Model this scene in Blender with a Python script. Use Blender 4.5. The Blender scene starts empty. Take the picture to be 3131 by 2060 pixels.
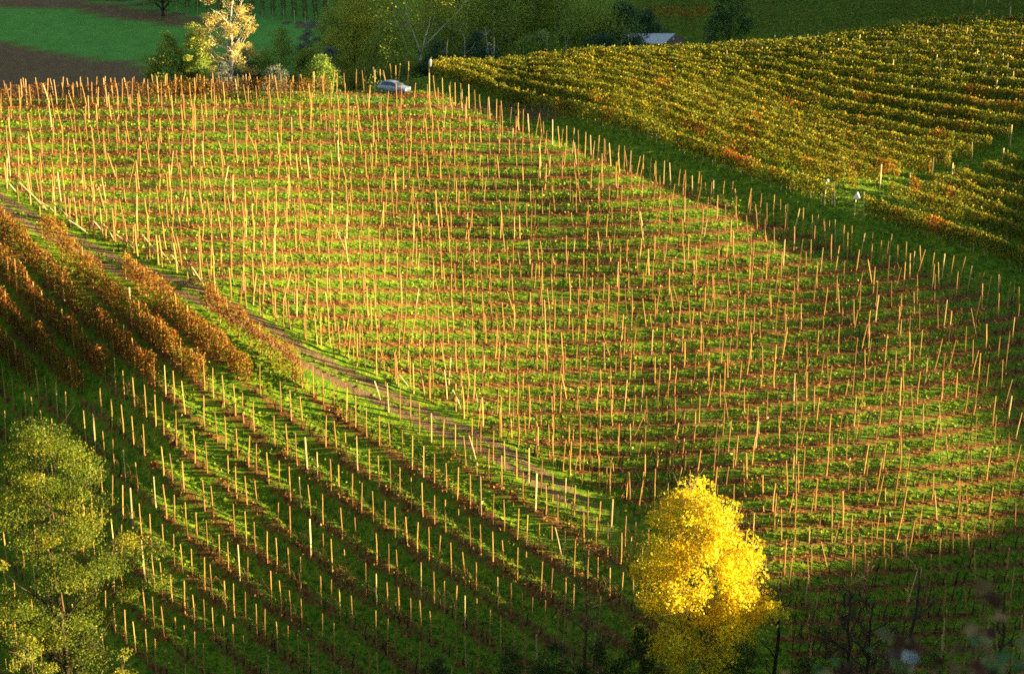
import bpy, bmesh, math, random
import numpy as np
from mathutils import Vector, Matrix
R = math.radians
rng = np.random.default_rng(7)
random.seed(7)
scene = bpy.context.scene
COL = scene.collection

# ------------------------------------------------------------------ camera, sky, sun, exposure
CAMZ, PITCH, F = 60.0, R(18.0), 3967.0
SUN_EL, SUN_AZ = R(8.0), R(3.0)          # azimuth: from +x, turned towards the camera
cam = bpy.data.cameras.new('camera'); cam_o = bpy.data.objects.new('camera', cam); COL.objects.link(cam_o)
cam_o.location = (0, 0, CAMZ); cam_o.rotation_euler = (R(90) - PITCH, 0, 0)
cam.sensor_width = 36; cam.lens = 36 * F / 2380; cam.clip_start = 0.3; cam.clip_end = 3000
cam.dof.use_dof = True; cam.dof.focus_distance = 140; cam.dof.aperture_fstop = 1.5
scene.camera = cam_o
world = bpy.data.worlds.new('World'); scene.world = world; world.use_nodes = True
wn = world.node_tree; bg = wn.nodes['Background']
sky = wn.nodes.new('ShaderNodeTexSky'); sky.sky_type = 'NISHITA'; sky.sun_disc = False
sky.sun_elevation = SUN_EL; sky.sun_rotation = R(90) + SUN_AZ; sky.altitude = 300; sky.air_density = 1.2; sky.dust_density = 0.6
wn.links.new(sky.outputs[0], bg.inputs[0]); bg.inputs[1].default_value = 0.05
SUNDIR = Vector((math.cos(SUN_EL) * math.cos(SUN_AZ), -math.cos(SUN_EL) * math.sin(SUN_AZ), math.sin(SUN_EL)))
sl = bpy.data.lights.new('sun', 'SUN'); so = bpy.data.objects.new('sun', sl); COL.objects.link(so)
sl.energy = 5.0; sl.angle = R(0.55); sl.color = (1.0, 0.74, 0.36)
so.rotation_euler = SUNDIR.to_track_quat('Z', 'Y').to_euler(); so.location = (150, -40, 90)
scene.view_settings.view_transform = 'Standard'; scene.view_settings.look = 'None'
scene.view_settings.exposure = 2.58; scene.view_settings.gamma = 1.0
scene.cycles.max_bounces = 5; scene.cycles.diffuse_bounces = 3; scene.cycles.transparent_max_bounces = 4
scene.cycles.transmission_bounces = 2; scene.cycles.glossy_bounces = 2
scene.cycles.use_denoising = False
scene.cycles.filter_width = 1.7

# ------------------------------------------------------------------ small helpers
def unproj(u, v, d):
    u = np.asarray(u, float); v = np.asarray(v, float); d = np.asarray(d, float)
    xi = (u - 1190) / F; yi = (783 - v) / F
    return np.stack([xi * d, d * (math.cos(PITCH) + yi * math.sin(PITCH)), CAMZ + d * (-math.sin(PITCH) + yi * math.cos(PITCH))], -1)
def proj(p):
    p = np.asarray(p, float)
    x, y, z = p[..., 0], p[..., 1], p[..., 2] - CAMZ
    d = y * math.cos(PITCH) - z * math.sin(PITCH)
    yi = (y * math.sin(PITCH) + z * math.cos(PITCH)) / d
    return 1190 + F * x / d, 783 - F * yi, d
def tag(o, label=None, cat=None, group=None, kind=None):
    if label: o['label'] = label
    if cat: o['category'] = cat
    if group: o['group'] = group
    if kind: o['kind'] = kind
    return o
def empty(name, loc, rz=0.0):
    o = bpy.data.objects.new(name, None); COL.objects.link(o); o.location = loc; o.rotation_euler = (0, 0, rz)
    o.empty_display_size = 0.3
    return o
def mesh_obj(name, verts, faces, mat, parent=None, cols=None, smooth=False, attrs=None):
    """verts (N,3); faces: list of tuples or (M,4)/(M,3) array"""
    me = bpy.data.meshes.new(name)
    verts = np.asarray(verts, np.float32).reshape(-1, 3)
    if isinstance(faces, np.ndarray):
        m, k = faces.shape
        me.vertices.add(len(verts)); me.vertices.foreach_set('co', verts.ravel())
        me.loops.add(m * k); me.loops.foreach_set('vertex_index', faces.astype(np.int32).ravel())
        me.polygons.add(m); me.polygons.foreach_set('loop_start', np.arange(0, m * k, k, dtype=np.int32))
        try: me.polygons.foreach_set('loop_total', np.full(m, k, np.int32))
        except Exception: pass
        if smooth: me.polygons.foreach_set('use_smooth', np.ones(m, bool))
        me.update(calc_edges=True)
    else:
        me.from_pydata([tuple(map(float, v)) for v in verts], [], [tuple(int(i) for i in f) for f in faces])
        if smooth:
            me.polygons.foreach_set('use_smooth', np.ones(len(me.polygons), bool))
        me.update()
    if cols is not None:
        a = me.color_attributes.new('col', 'FLOAT_COLOR', 'POINT')
        c = np.ones((len(verts), 4), np.float32); c[:, :3] = np.asarray(cols, np.float32)
        a.data.foreach_set('color', c.ravel())
    if attrs:
        for n, arr in attrs.items():
            a = me.attributes.new(n, 'FLOAT', 'POINT'); a.data.foreach_set('value', np.asarray(arr, np.float32))
    if mat is not None: me.materials.append(mat)
    o = bpy.data.objects.new(name, me); COL.objects.link(o)
    if parent is not None: o.parent = parent
    return o
class MB:
    """collects tubes and boxes into one mesh"""
    def __init__(s): s.v = []; s.f = []; s.n = 0; s.c = []
    def add(s, v, f, c=None):
        v = np.asarray(v, float).reshape(-1, 3)
        s.v.append(v); s.f += [tuple(int(i) + s.n for i in q) for q in f]; s.n += len(v)
        s.c.append(np.tile(np.asarray(c if c is not None else (1, 1, 1), float), (len(v), 1)))
    def tube(s, pts, rad, k=6, c=None):
        pts = np.asarray(pts, float); n = len(pts); V = []
        for i in range(n):
            t = pts[min(i + 1, n - 1)] - pts[max(i - 1, 0)]; t = t / (np.linalg.norm(t) + 1e-9)
            a = np.cross(t, (0.31, 0.95, 0.05) if abs(t[2]) > .8 else (0, 0, 1)); a /= np.linalg.norm(a) + 1e-9
            b = np.cross(t, a)
            for j in range(k):
                w = 2 * math.pi * j / k
                V.append(pts[i] + rad[i] * (a * math.cos(w) + b * math.sin(w)))
        Fc = [(i * k + j, i * k + (j + 1) % k, (i + 1) * k + (j + 1) % k, (i + 1) * k + j) for i in range(n - 1) for j in range(k)]
        Fc.append(tuple(range(k - 1, -1, -1))); Fc.append(tuple((n - 1) * k + j for j in range(k)))
        s.add(V, Fc, c)
    def box(s, x0, x1, y0, y1, z0, z1, c=None):
        V = [(x0, y0, z0), (x1, y0, z0), (x1, y1, z0), (x0, y1, z0), (x0, y0, z1), (x1, y0, z1), (x1, y1, z1), (x0, y1, z1)]
        s.add(V, [(0, 3, 2, 1), (4, 5, 6, 7), (0, 1, 5, 4), (1, 2, 6, 5), (2, 3, 7, 6), (3, 0, 4, 7)], c)
    def build(s, name, mat, parent=None, smooth=False, cols=True):
        return mesh_obj(name, np.concatenate(s.v), s.f, mat, parent, np.concatenate(s.c) if cols else None, smooth)
def vnoise(x, y, seed=0):
    """smooth value noise, vectorised"""
    x = np.asarray(x, float); y = np.asarray(y, float)
    xi = np.floor(x).astype(np.int64); yi = np.floor(y).astype(np.int64); fx = x - xi; fy = y - yi
    fx = fx * fx * (3 - 2 * fx); fy = fy * fy * (3 - 2 * fy)
    def h(a, b):
        n = (a * 374761393 + b * 668265263 + seed * 974711) & 0x7fffffff
        n = ((n ^ (n >> 13)) * 1274126177) & 0x7fffffff
        return ((n ^ (n >> 16)) & 0xffff) / 65535.0
    return (h(xi, yi) * (1 - fx) + h(xi + 1, yi) * fx) * (1 - fy) + (h(xi, yi + 1) * (1 - fx) + h(xi + 1, yi + 1) * fx) * fy

# ------------------------------------------------------------------ materials
def newmat(name):
    m = bpy.data.materials.new(name); m.use_nodes = True
    return m, m.node_tree, m.node_tree.nodes, m.node_tree.links, m.node_tree.nodes['Principled BSDF']
def leaf_mat(name, trans=0.45, rough=0.55, vary=0.35, scale=9.0):
    m, nt, N, L, P = newmat(name)
    a = N.new('ShaderNodeVertexColor'); a.layer_name = 'col'
    nz = N.new('ShaderNodeTexNoise'); nz.inputs['Scale'].default_value = scale
    geo = N.new('ShaderNodeNewGeometry'); L.new(geo.outputs['Position'], nz.inputs['Vector'])
    hs = N.new('ShaderNodeHueSaturation')
    mr = N.new('ShaderNodeMapRange'); mr.inputs[1].default_value = .3; mr.inputs[2].default_value = .7
    mr.inputs[3].default_value = 1 - vary; mr.inputs[4].default_value = 1 + vary
    L.new(nz.outputs['Fac'], mr.inputs[0]); L.new(mr.outputs[0], hs.inputs['Value']); L.new(a.outputs['Color'], hs.inputs['Color'])
    L.new(hs.outputs[0], P.inputs['Base Color']); P.inputs['Roughness'].default_value = rough
    P.inputs['Specular IOR Level'].default_value = 0.25
    if trans > 0:
        t = N.new('ShaderNodeBsdfTranslucent'); L.new(hs.outputs[0], t.inputs['Color'])
        mx = N.new('ShaderNodeMixShader'); mx.inputs[0].default_value = trans
        L.new(P.outputs[0], mx.inputs[1]); L.new(t.outputs[0], mx.inputs[2])
        L.new(mx.outputs[0], N['Material Output'].inputs['Surface'])
    return m
def bark_mat(name, scale=14.0, vary=0.4, rough=0.85):
    m, nt, N, L, P = newmat(name)
    a = N.new('ShaderNodeVertexColor'); a.layer_name = 'col'
    nz = N.new('ShaderNodeTexNoise'); nz.inputs['Scale'].default_value = scale; nz.inputs['Detail'].default_value = 4
    tc = N.new('ShaderNodeTexCoord'); mp = N.new('ShaderNodeMapping'); mp.inputs['Scale'].default_value = (1, 1, .25)
    L.new(tc.outputs['Object'], mp.inputs[0]); L.new(mp.outputs[0], nz.inputs['Vector'])
    oi = N.new('ShaderNodeObjectInfo')
    mr = N.new('ShaderNodeMapRange'); mr.inputs[1].default_value = .3; mr.inputs[2].default_value = .7
    mr.inputs[3].default_value = 1 - vary; mr.inputs[4].default_value = 1 + vary
    L.new(nz.outputs['Fac'], mr.inputs[0])
    m2 = N.new('ShaderNodeMapRange'); m2.inputs[3].default_value = .75; m2.inputs[4].default_value = 1.2; L.new(oi.outputs['Random'], m2.inputs[0])
    mu = N.new('ShaderNodeMath'); mu.operation = 'MULTIPLY'; L.new(mr.outputs[0], mu.inputs[0]); L.new(m2.outputs[0], mu.inputs[1])
    hs = N.new('ShaderNodeHueSaturation'); L.new(mu.outputs[0], hs.inputs['Value']); L.new(a.outputs['Color'], hs.inputs['Color'])
    L.new(hs.outputs[0], P.inputs['Base Color']); P.inputs['Roughness'].default_value = rough
    P.inputs['Specular IOR Level'].default_value = 0.2
    return m
def plain_mat(name, col, rough=0.5, metal=0.0, scale=20, vary=.15, spec=.5):
    m, nt, N, L, P = newmat(name)
    nz = N.new('ShaderNodeTexNoise'); nz.inputs['Scale'].default_value = scale
    tc = N.new('ShaderNodeTexCoord'); L.new(tc.outputs['Object'], nz.inputs['Vector'])
    cr = N.new('ShaderNodeMix'); cr.data_type = 'RGBA'
    cr.inputs[6].default_value = (*[c * (1 - vary) for c in col], 1); cr.inputs[7].default_value = (*[min(1, c * (1 + vary)) for c in col], 1)
    L.new(nz.outputs['Fac'], cr.inputs[0]); L.new(cr.outputs[2], P.inputs['Base Color'])
    P.inputs['Roughness'].default_value = rough; P.inputs['Metallic'].default_value = metal; P.inputs['Specular IOR Level'].default_value = spec
    return m
M_LEAF = leaf_mat('leaf', .42); M_GRASS = leaf_mat('grass_blade', .35, .6, .3, 3.0); M_LITTER = leaf_mat('dead_leaf', .2, .7, .35, 5.0)
M_BARK = bark_mat('bark'); M_WOOD = bark_mat('stake_wood', 9, .3, .7); M_CONC = bark_mat('concrete', 8, .15, .8)

# ------------------------------------------------------------------ terrain (thin-plate spline through surveyed points)
CTRL = [  # picture column, row, distance along the view axis
 (0,420,140),(210,540,135),(430,640,131),(600,740,128.5),(850,880,127),(1170,1030,124.5),(1450,1200,120),
 (0,700,129),(380,900,124),(200,1120,122.5),(600,1150,121),(900,1100,122),(300,1330,117.5),(300,1540,113.5),(900,1500,113),(1300,1500,111),(0,1000,126),(0,1400,119),(1190,1300,116),
 (1190,1000,126),(1190,783,138),(900,640,142),(1190,500,157),(800,450,157),(500,420,152),(200,400,150),(300,300,161),(650,300,166),
 (50,250,169),(350,240,171),(700,235,176),(900,210,187),(1000,180,193),(1130,230,184),
 (1300,265,177),(1424,300,173),(1691,397,166),(1920,474,160),(2269,587,152),(2380,640,150),
 (1500,600,150),(1800,760,143),(2200,800,139.5),(2350,1000,130),(1700,1100,122),(2200,1150,121.5),(2100,1400,114),(1700,1400,111),(2350,1540,110),
 (1350,165,207),(1700,138,213),(2000,100,219),(2380,55,224),(1900,300,185),(2300,300,184),(2300,450,168),(1870,560,155)]
cp = unproj(*np.array(CTRL, float).T)
EXTRA = [(-60,186,26),(-35,188,26),(-60,205,17),(-35,208,17),(-10,208,21),(-70,235,10),(-30,235,10),(0,235,13),(-60,285,11.5),(-20,290,12),
 (-60,340,19.5),(-15,345,20),(-60,420,34),(0,420,34),(-60,520,50),(0,520,50),(10,215,23),(30,240,19),(20,270,13),(30,300,14),
 (60,255,24),(60,275,16),(60,300,16),(75,250,25),(80,275,17),(90,300,17),(60,340,25),(90,340,26),(70,400,40),(70,480,56),(40,520,60),
 (-40,82,6),(0,84,1.5),(30,84,1.5),(-45,65,5),(0,65,8),(45,65,8),(0,45,22),(-30,45,22),(30,45,22),(0,24,38),(-15,24,38),(15,24,38),(0,10,49),(0,2,55),(-12,3,55),(12,3,55),(0,-20,57),(-60,-20,55),(60,-20,57),
 (-90,140,33),(-90,110,28),(-90,170,33),(-80,90,16),(70,120,13),(75,150,17.5),(75,180,25),(70,100,6),(-120,250,12),(-120,340,22),(130,300,24),(130,400,44)]
cp = np.concatenate([cp, np.array(EXTRA, float)])
def tps_fit(P, z, lam=0.6):
    n = len(P); d = np.hypot(P[:, None, 0] - P[None, :, 0], P[:, None, 1] - P[None, :, 1]) / 50
    K = np.where(d > 0, d * d * np.log(d + 1e-12), 0) + np.eye(n) * lam * 1e-3
    Q = np.c_[np.ones(n), P / 50]; A = np.block([[K, Q], [Q.T, np.zeros((3, 3))]])
    return np.linalg.solve(A, np.r_[z, 0, 0, 0])
TW = tps_fit(cp[:, :2], cp[:, 2], 1.2)
def tps_eval(x, y):
    x = x.ravel(); y = y.ravel(); out = np.empty(len(x))
    for i in range(0, len(x), 20000):
        a = x[i:i + 20000]; b = y[i:i + 20000]
        d = np.hypot(a[:, None] - cp[None, :, 0], b[:, None] - cp[None, :, 1]) / 50
        out[i:i + 20000] = np.where(d > 0, d * d * np.log(d + 1e-12), 0) @ TW[:len(cp)] + TW[-3] + TW[-2] * a / 50 + TW[-1] * b / 50
    return out
def seg(a, b, s): return np.arange(a, b, s)
GX = np.r_[seg(-500, -140, 30), seg(-140, -60, 4), seg(-60, 75, .4), seg(75, 190, 3), seg(190, 700, 30)]
GY = np.r_[seg(-60, 0, 4), seg(0, 90, 1.5), seg(90, 235, .4), seg(235, 400, 2), seg(400, 1200, 25)]
gx, gy = np.meshgrid(GX, GY, indexing='ij')
cx_, cy_ = np.clip(gx, -150, 88), np.clip(gy, -30, 540)
GZ = tps_eval(cx_, cy_).reshape(gx.shape)
GZ += (np.maximum(gy - 540, 0)) * .08
# unseen hill added right of the picture, its skyline shaped to throw shade
S0Y = np.array([-60, 48, 72, 88, 94, 98, 103, 111, 114, 120, 127, 135, 144, 152, 160, 174, 201, 211, 217, 222, 260, 420, 1200])
S0Z = np.array([75, 72, 14, 14, 12.6, 10.4, 7.6, 5.8, 6.2, 7.3, 9.0, 11.4, 14.0, 16.2, 16.0, 17.2, 20.8, 21.9, 22.6, 36, 37, 45, 60])
XR = 165.0
ypr = gy + gx * math.tan(SUN_AZ)
xx_ = np.minimum(gx, XR)
prof = np.interp(ypr, S0Y, S0Z) + xx_ * math.tan(SUN_EL) / math.cos(SUN_AZ) - .035 * (XR - xx_) - .02 * np.maximum(gx - XR, 0)
w = np.clip((gx - 95) / (XR - 95), 0, 1); w = w * w * (3 - 2 * w)
GZ = GZ * (1 - w) + prof * w
GZ += (vnoise(gx / 3.1, gy / 3.1, 3) - .5) * .22 * (np.abs(gx) < 95) + (vnoise(gx / 9, gy / 9, 5) - .5) * .5 * (np.abs(gx) < 95)
def H(x, y):
    x = np.asarray(x, float); y = np.asarray(y, float)
    i = np.clip(np.searchsorted(GX, x) - 1, 0, len(GX) - 2); j = np.clip(np.searchsorted(GY, y) - 1, 0, len(GY) - 2)
    fx = np.clip((x - GX[i]) / (GX[i + 1] - GX[i]), 0, 1); fy = np.clip((y - GY[j]) / (GY[j + 1] - GY[j]), 0, 1)
    return (GZ[i, j] * (1 - fx) + GZ[i + 1, j] * fx) * (1 - fy) + (GZ[i, j + 1] * (1 - fx) + GZ[i + 1, j + 1] * fx) * fy
def cast(u, v, dmin=85.0, dmax=560.0):
    """ground point under a picture position"""
    u = np.atleast_1d(np.asarray(u, float)); v = np.atleast_1d(np.asarray(v, float))
    hit = np.full(len(u), np.nan); prev = None
    ds = np.arange(dmin, dmax, .75)
    g0 = None
    for d in ds:
        p = unproj(u, v, np.full(len(u), d)); g = p[:, 2] - H(p[:, 0], p[:, 1])
        if g0 is not None:
            m = np.isnan(hit) & (g <= 0) & (g0 > 0)
            hit[m] = d - .75 + .75 * g0[m] / (g0[m] - g[m])
        g0 = g
        if not np.isnan(hit).any(): break
    p = unproj(u, v, hit); p[:, 2] = H(p[:, 0], p[:, 1])
    return p

# picture-side curves that the rows of vines were surveyed along
PATH = np.array([(-120,400),(-50,432),(0,468),(100,530),(210,583),(310,632),(430,672),(560,735),(700,826),(850,900),(950,950),(1060,1002),(1170,1058),(1270,1120),(1380,1190),(1500,1262),(1640,1350),(1720,1430),(1800,1520),(1950,1640),(2200,1800)], float)
def path_v(u): return np.interp(u, PATH[:, 0], PATH[:, 1])
GULLY = np.array([(950,165),(1004,178),(1145,224),(1290,274),(1441,329),(1598,389),(1718,425),(1870,480),(2027,539),(2145,571),(2235,599),(2380,650),(2600,730)], float)
def gully_v(u): return np.interp(u, GULLY[:, 0], GULLY[:, 1]) + np.interp(u, [950, 1100, 1300, 2400], [30, 48, 62, 64])
def wA(u, v):
    k = np.interp(v, [300, 900, 1250], [1.0, 1.0, .35])
    return v + 6.5e-5 * np.maximum(0, u - 1150) ** 2 * k
VV = np.arange(100, 2200, 4.0); NN = np.cumsum(4.0 / (24 + .0095 * VV))
def phaseA(u, v): return np.interp(wA(u, v), VV, NN)
def vC(u): return 1.08 * u - 2.75e-4 * u * u + 5.3e-8 * u ** 3
def cC(u, v): return v - vC(u)
C0, CS = 167.0, 94.0
def phaseC(u, v): return (cC(u, v) - C0) / CS
def inA(u, v): return (v < path_v(u) - 22) & (v > gully_v(u) - 4) & (v > np.interp(u, [-400, 0, 700, 950, 1000], [256, 247, 230, 200, 185])) & (u < 2700) 
def inC(u, v): return (v > path_v(u) + 22) & (v < 2000) & (u < 1560 + (v - 1250) * .1) & (u > -500)

def dist_poly(x, y, P):
    best = np.full(x.shape, 1e9)
    for a, b in zip(P[:-1], P[1:]):
        dx, dy = b[0] - a[0], b[1] - a[1]; t = np.clip(((x - a[0]) * dx + (y - a[1]) * dy) / (dx * dx + dy * dy), 0, 1)
        best = np.minimum(best, np.hypot(x - a[0] - t * dx, y - a[1] - t * dy))
    return best
gl = cast([1000, 1200, 1424, 1700, 1920, 2269, 2400, 2560], [176, 228, 333, 440, 522, 632, 684, 750])
gdist = dist_poly(gx, gy, gl); GZ -= np.interp(gy, [140, 165, 176, 186], [1.3, 1.6, 1.3, .5]) * np.exp(-(gdist / 4.2) ** 2) * np.clip((206 - gy) / 16, 0, 1)
U, V, D = proj(np.stack([gx, gy, GZ], -1))
near = (gy > 80) & (gy < 235) & (gx > -75) & (gx < 80)
A = inA(U, V) & near & (gy < 200); Cz = inC(U, V) & near & (gy < 160)
# track centre line on the ground
pp = cast(PATH[:-4, 0], PATH[:-4, 1])
pd = dist_poly(gx, gy, pp)
fa = phaseA(U, V); fc = phaseC(U, V)
sa = 0.5 + 0.5 * np.cos(2 * np.pi * fa); sc = 0.5 + 0.5 * np.cos(2 * np.pi * fc)      # 1 on the vine line
litter = np.where(A, sa, 0) + np.where(Cz, sc, 0)
# bare ploughed land beyond the crest on the left
till = np.zeros_like(gx)
left = (gx < 5) & (gy > 178)
lo = np.interp(U, [-200, 0, 330, 460, 600], [92, 100, 152, 205, 240]); till[left & (V > lo)] = 1
top1 = np.interp(U, [-200, 0, 150, 230, 320, 560], [14, 17, 19, 34, 52, 66]); top0 = np.interp(U, [-200, 0, 180, 330, 420, 560], [-6, -2, 2, 20, 44, 62])
till[left & (V < top1) & (V > top0)] = 1
road2 = np.interp(U, [180, 280, 360, 460, 560], [-14, 0, 24, 46, 56]); lane = (left & (np.abs(V - road2) < np.interp(U, [250, 400, 560], [7, 4, 2])) & (U > 150)).astype(float)
crop = (left & (till == 0) & (U < 900)).astype(float)
nV, nU = gx.shape
idx = np.arange(gx.size).reshape(gx.shape)
fc4 = np.stack([idx[:-1, :-1], idx[1:, :-1], idx[1:, 1:], idx[:-1, 1:]], -1).reshape(-1, 4)
def ground_material():
    m, nt, N, L, P = newmat('ground')
    geo = N.new('ShaderNodeNewGeometry')
    def attr(n):
        a = N.new('ShaderNodeAttribute'); a.attribute_name = n; return a.outputs['Fac']
    def noise(s, d=4, r=.6):
        n = N.new('ShaderNodeTexNoise'); n.inputs['Scale'].default_value = s; n.inputs['Detail'].default_value = d; n.inputs['Roughness'].default_value = r
        L.new(geo.outputs['Position'], n.inputs['Vector']); return n.outputs['Fac']
    def ramp(f, stops):
        r = N.new('ShaderNodeValToRGB'); e = r.color_ramp.elements
        while len(e) < len(stops): e.new(.5)
        for q, (p, c) in zip(e, stops): q.position = p; q.color = (*c, 1)
        L.new(f, r.inputs[0]); return r.outputs[0]
    def mix(f, a, b):
        x = N.new('ShaderNodeMix'); x.data_type = 'RGBA'; L.new(f, x.inputs[0]); L.new(a, x.inputs[6]); L.new(b, x.inputs[7]); return x.outputs[2]
    def thr(f, a, b):
        x = N.new('ShaderNodeMapRange'); x.interpolation_type = 'SMOOTHSTEP'; x.inputs[1].default_value = a; x.inputs[2].default_value = b; L.new(f, x.inputs[0]); return x.outputs[0]
    def add(a, b, k=1.0):
        x = N.new('ShaderNodeMath'); x.operation = 'MULTIPLY_ADD'; L.new(b, x.inputs[0]); x.inputs[1].default_value = k; L.new(a, x.inputs[2]); return x.outputs[0]
    grass = ramp(noise(1.7, 6, .75), [(.28, (.035, .075, .01)), (.42, (.08, .18, .012)), (.56, (.18, .28, .015)), (.72, (.34, .29, .03))])
    lit = ramp(noise(3.1, 5, .7), [(.3, (.045, .026, .012)), (.45, (.13, .068, .02)), (.58, (.23, .125, .03)), (.72, (.30, .26, .06))])
    soil = ramp(noise(.9, 8, .7), [(.3, (.14, .085, .04)), (.7, (.24, .15, .075))])
    crop_ = ramp(noise(.35, 7, .7), [(.3, (.09, .27, .04)), (.7, (.14, .37, .06))])
    track = ramp(noise(.8, 6, .7), [(.3, (.11, .078, .038)), (.65, (.22, .15, .08))])
    f = thr(add(add(add(attr('litter'), add_noise(N, L, geo, 1.7), 2.2), add_noise(N, L, geo, .35), 1.3), attr('cfield'), -.1), .55, .85)
    c = mix(f, grass, lit)
    c = mix(attr('crop'), c, crop_); c = mix(attr('till'), c, soil)
    c = mix(thr(add(attr('lane'), noise(3, 4), .0), .3, .7), c, track)
    c = mix(thr(add(attr('track'), add_noise(N, L, geo, 1.1), .5), .35, .7), c, track)
    L.new(c, P.inputs['Base Color']); P.inputs['Roughness'].default_value = .95; P.inputs['Specular IOR Level'].default_value = .1
    bp = N.new('ShaderNodeBump'); bp.inputs['Strength'].default_value = .9; bp.inputs['Distance'].default_value = .25
    L.new(noise(2.6, 6, .7), bp.inputs['Height']); L.new(bp.outputs[0], P.inputs['Normal'])
    return m
def add_noise(N, L, geo, s):
    n = N.new('ShaderNodeTexNoise'); n.inputs['Scale'].default_value = s; n.inputs['Detail'].default_value = 5; n.inputs['Roughness'].default_value = .7
    L.new(geo.outputs['Position'], n.inputs['Vector'])
    x = N.new('ShaderNodeMath'); x.operation = 'SUBTRACT'; L.new(n.outputs['Fac'], x.inputs[0]); x.inputs[1].default_value = .5
    return x.outputs[0]
wheel = np.exp(-((pd - .6) / .27) ** 2); trackw = (wheel + .3 * (pd < .75)) * np.clip((1560 - U) / 300, 0, 1)
gm = ground_material()
GZ += np.where(Cz, .25 * np.cos(2 * np.pi * fc + .6), 0) * np.clip((pd - 2) / 3, 0, 1) + np.where(A, .07 * np.cos(2 * np.pi * fa + .5), 0)
g = mesh_obj('ground', np.stack([gx, gy, GZ], -1), fc4, gm, smooth=True,
    attrs={'litter': np.where((A | Cz) & (pd > 2.2), litter, 0).ravel(), 'cfield': Cz.astype(float).ravel(), 'till': till.ravel(), 'crop': crop.ravel(), 'lane': lane.ravel(), 'track': trackw.ravel()})
tag(g, kind='structure')
# ------------------------------------------------------------------ scattering helpers
def quads(P, size, asp=.8, up=0.0, bias=None, fold=0.0):
    """leaf-sized faces of random tilt; size (N,), returns verts, faces"""
    n = len(P); nrm = rng.normal(size=(n, 3)); nrm[:, 2] += up
    if bias is not None: nrm += bias
    nrm /= np.linalg.norm(nrm, axis=1, keepdims=True) + 1e-9
    t = np.cross(nrm, rng.normal(size=(n, 3))); t /= np.linalg.norm(t, axis=1, keepdims=True) + 1e-9
    b = np.cross(nrm, t); s = np.asarray(size).reshape(-1, 1) * .5
    k = rng.uniform(.5, 1.0, (n, 1))
    V = np.stack([P - t * s, P - b * s * asp * k + nrm * s * .15, P + t * s, P + b * s * asp + nrm * s * .15], 1).reshape(-1, 3)
    return V, np.arange(4 * n).reshape(-1, 4)
def rep4(c): return np.repeat(c, 4, axis=0)
def mixc(a, b, t): t = np.asarray(t).reshape(-1, 1); return np.asarray(a) * (1 - t) + np.asarray(b) * t
def pick(cols, w, n):
    i = rng.choice(len(cols), n, p=np.array(w) / sum(w)); c = np.array(cols)[i]
    return c * rng.uniform(.75, 1.25, (n, 1)) * rng.uniform(.92, 1.08, (n, 3))
def resample(P, step):
    P = np.asarray(P, float); s = np.r_[0, np.cumsum(np.hypot(*(np.diff(P[:, :2], axis=0)).T))]
    if s[-1] < step: return P
    t = np.arange(0, s[-1], step); return np.stack([np.interp(t, s, P[:, i]) for i in range(3)], -1)
ORD = ['first', 'second', 'third', 'fourth', 'fifth', 'sixth', 'seventh', 'eighth', 'ninth', 'tenth', 'eleventh', 'twelfth']
def ordn(i):
    if i < 12: return ORD[i]
    n = i + 1; return '%d%s' % (n, 'th' if 10 <= n % 100 <= 20 else {1: 'st', 2: 'nd', 3: 'rd'}.get(n % 10, 'th'))

# ------------------------------------------------------------------ row foot positions
A_END = [(15,448),(42,461),(71,475),(99,487),(128,500),(154,513),(179,526),(210,540),(239,551),(268,563),(294,574),(320,594),(349,604),(377,620),(411,633),(437,647),(469,652),(500,681),(537,696),(573,715),(605,733),(641,750),(675,766),(710,784),(746,801),(788,825),(830,848),(875,872),(920,893),(961,913),(999,932),(1078,971),(1122,995),(1165,1015),(1204,1037),(1245,1059),(1287,1082),(1325,1100),(1374,1127),(1418,1145),(1463,1171)]
G_END = [(1004,178),(1035,189),(1064,197),(1096,202),(1124,215),(1145,224),(1174,229),(1206,242),(1236,251),(1265,261),(1290,274),(1323,285),(1350,298),(1380,306),(1411,315),(1441,329),(1470,340),(1501,349),(1531,363),(1565,374),(1598,389),(1633,399),(1664,409),(1703,421),(1718,425),(1770,446),(1804,453),(1836,466),(1870,480),(1917,502),(1948,511),(1985,525),(2027,539),(2070,546),(2111,562),(2145,571),(2195,587),(2235,599),(2275,620),(2325,640),(2370,660)]
stakes = []     # u, v(foot), field, row, number, height, thickness, lean
def add_stake(u, v, f, r, k, h=None, th=None, lean=1.0, conc=False):
    stakes.append(dict(u=u, v=v, f=f, r=r, k=k, h=h or random.uniform(2.05, 2.6), th=th or random.choice([.055, .065, .075, .085, .1]), lean=lean, conc=conc))
vlist = np.interp
def v_of_phase(n, u):
    base = np.interp(n, NN, VV); v = base
    for _ in range(6): v = v - (wA(u, v) - base)
    return v
n0 = int(math.ceil(phaseA(500, 236))); n1 = int(phaseA(1200, 1640))
ROWS_A = []
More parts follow.
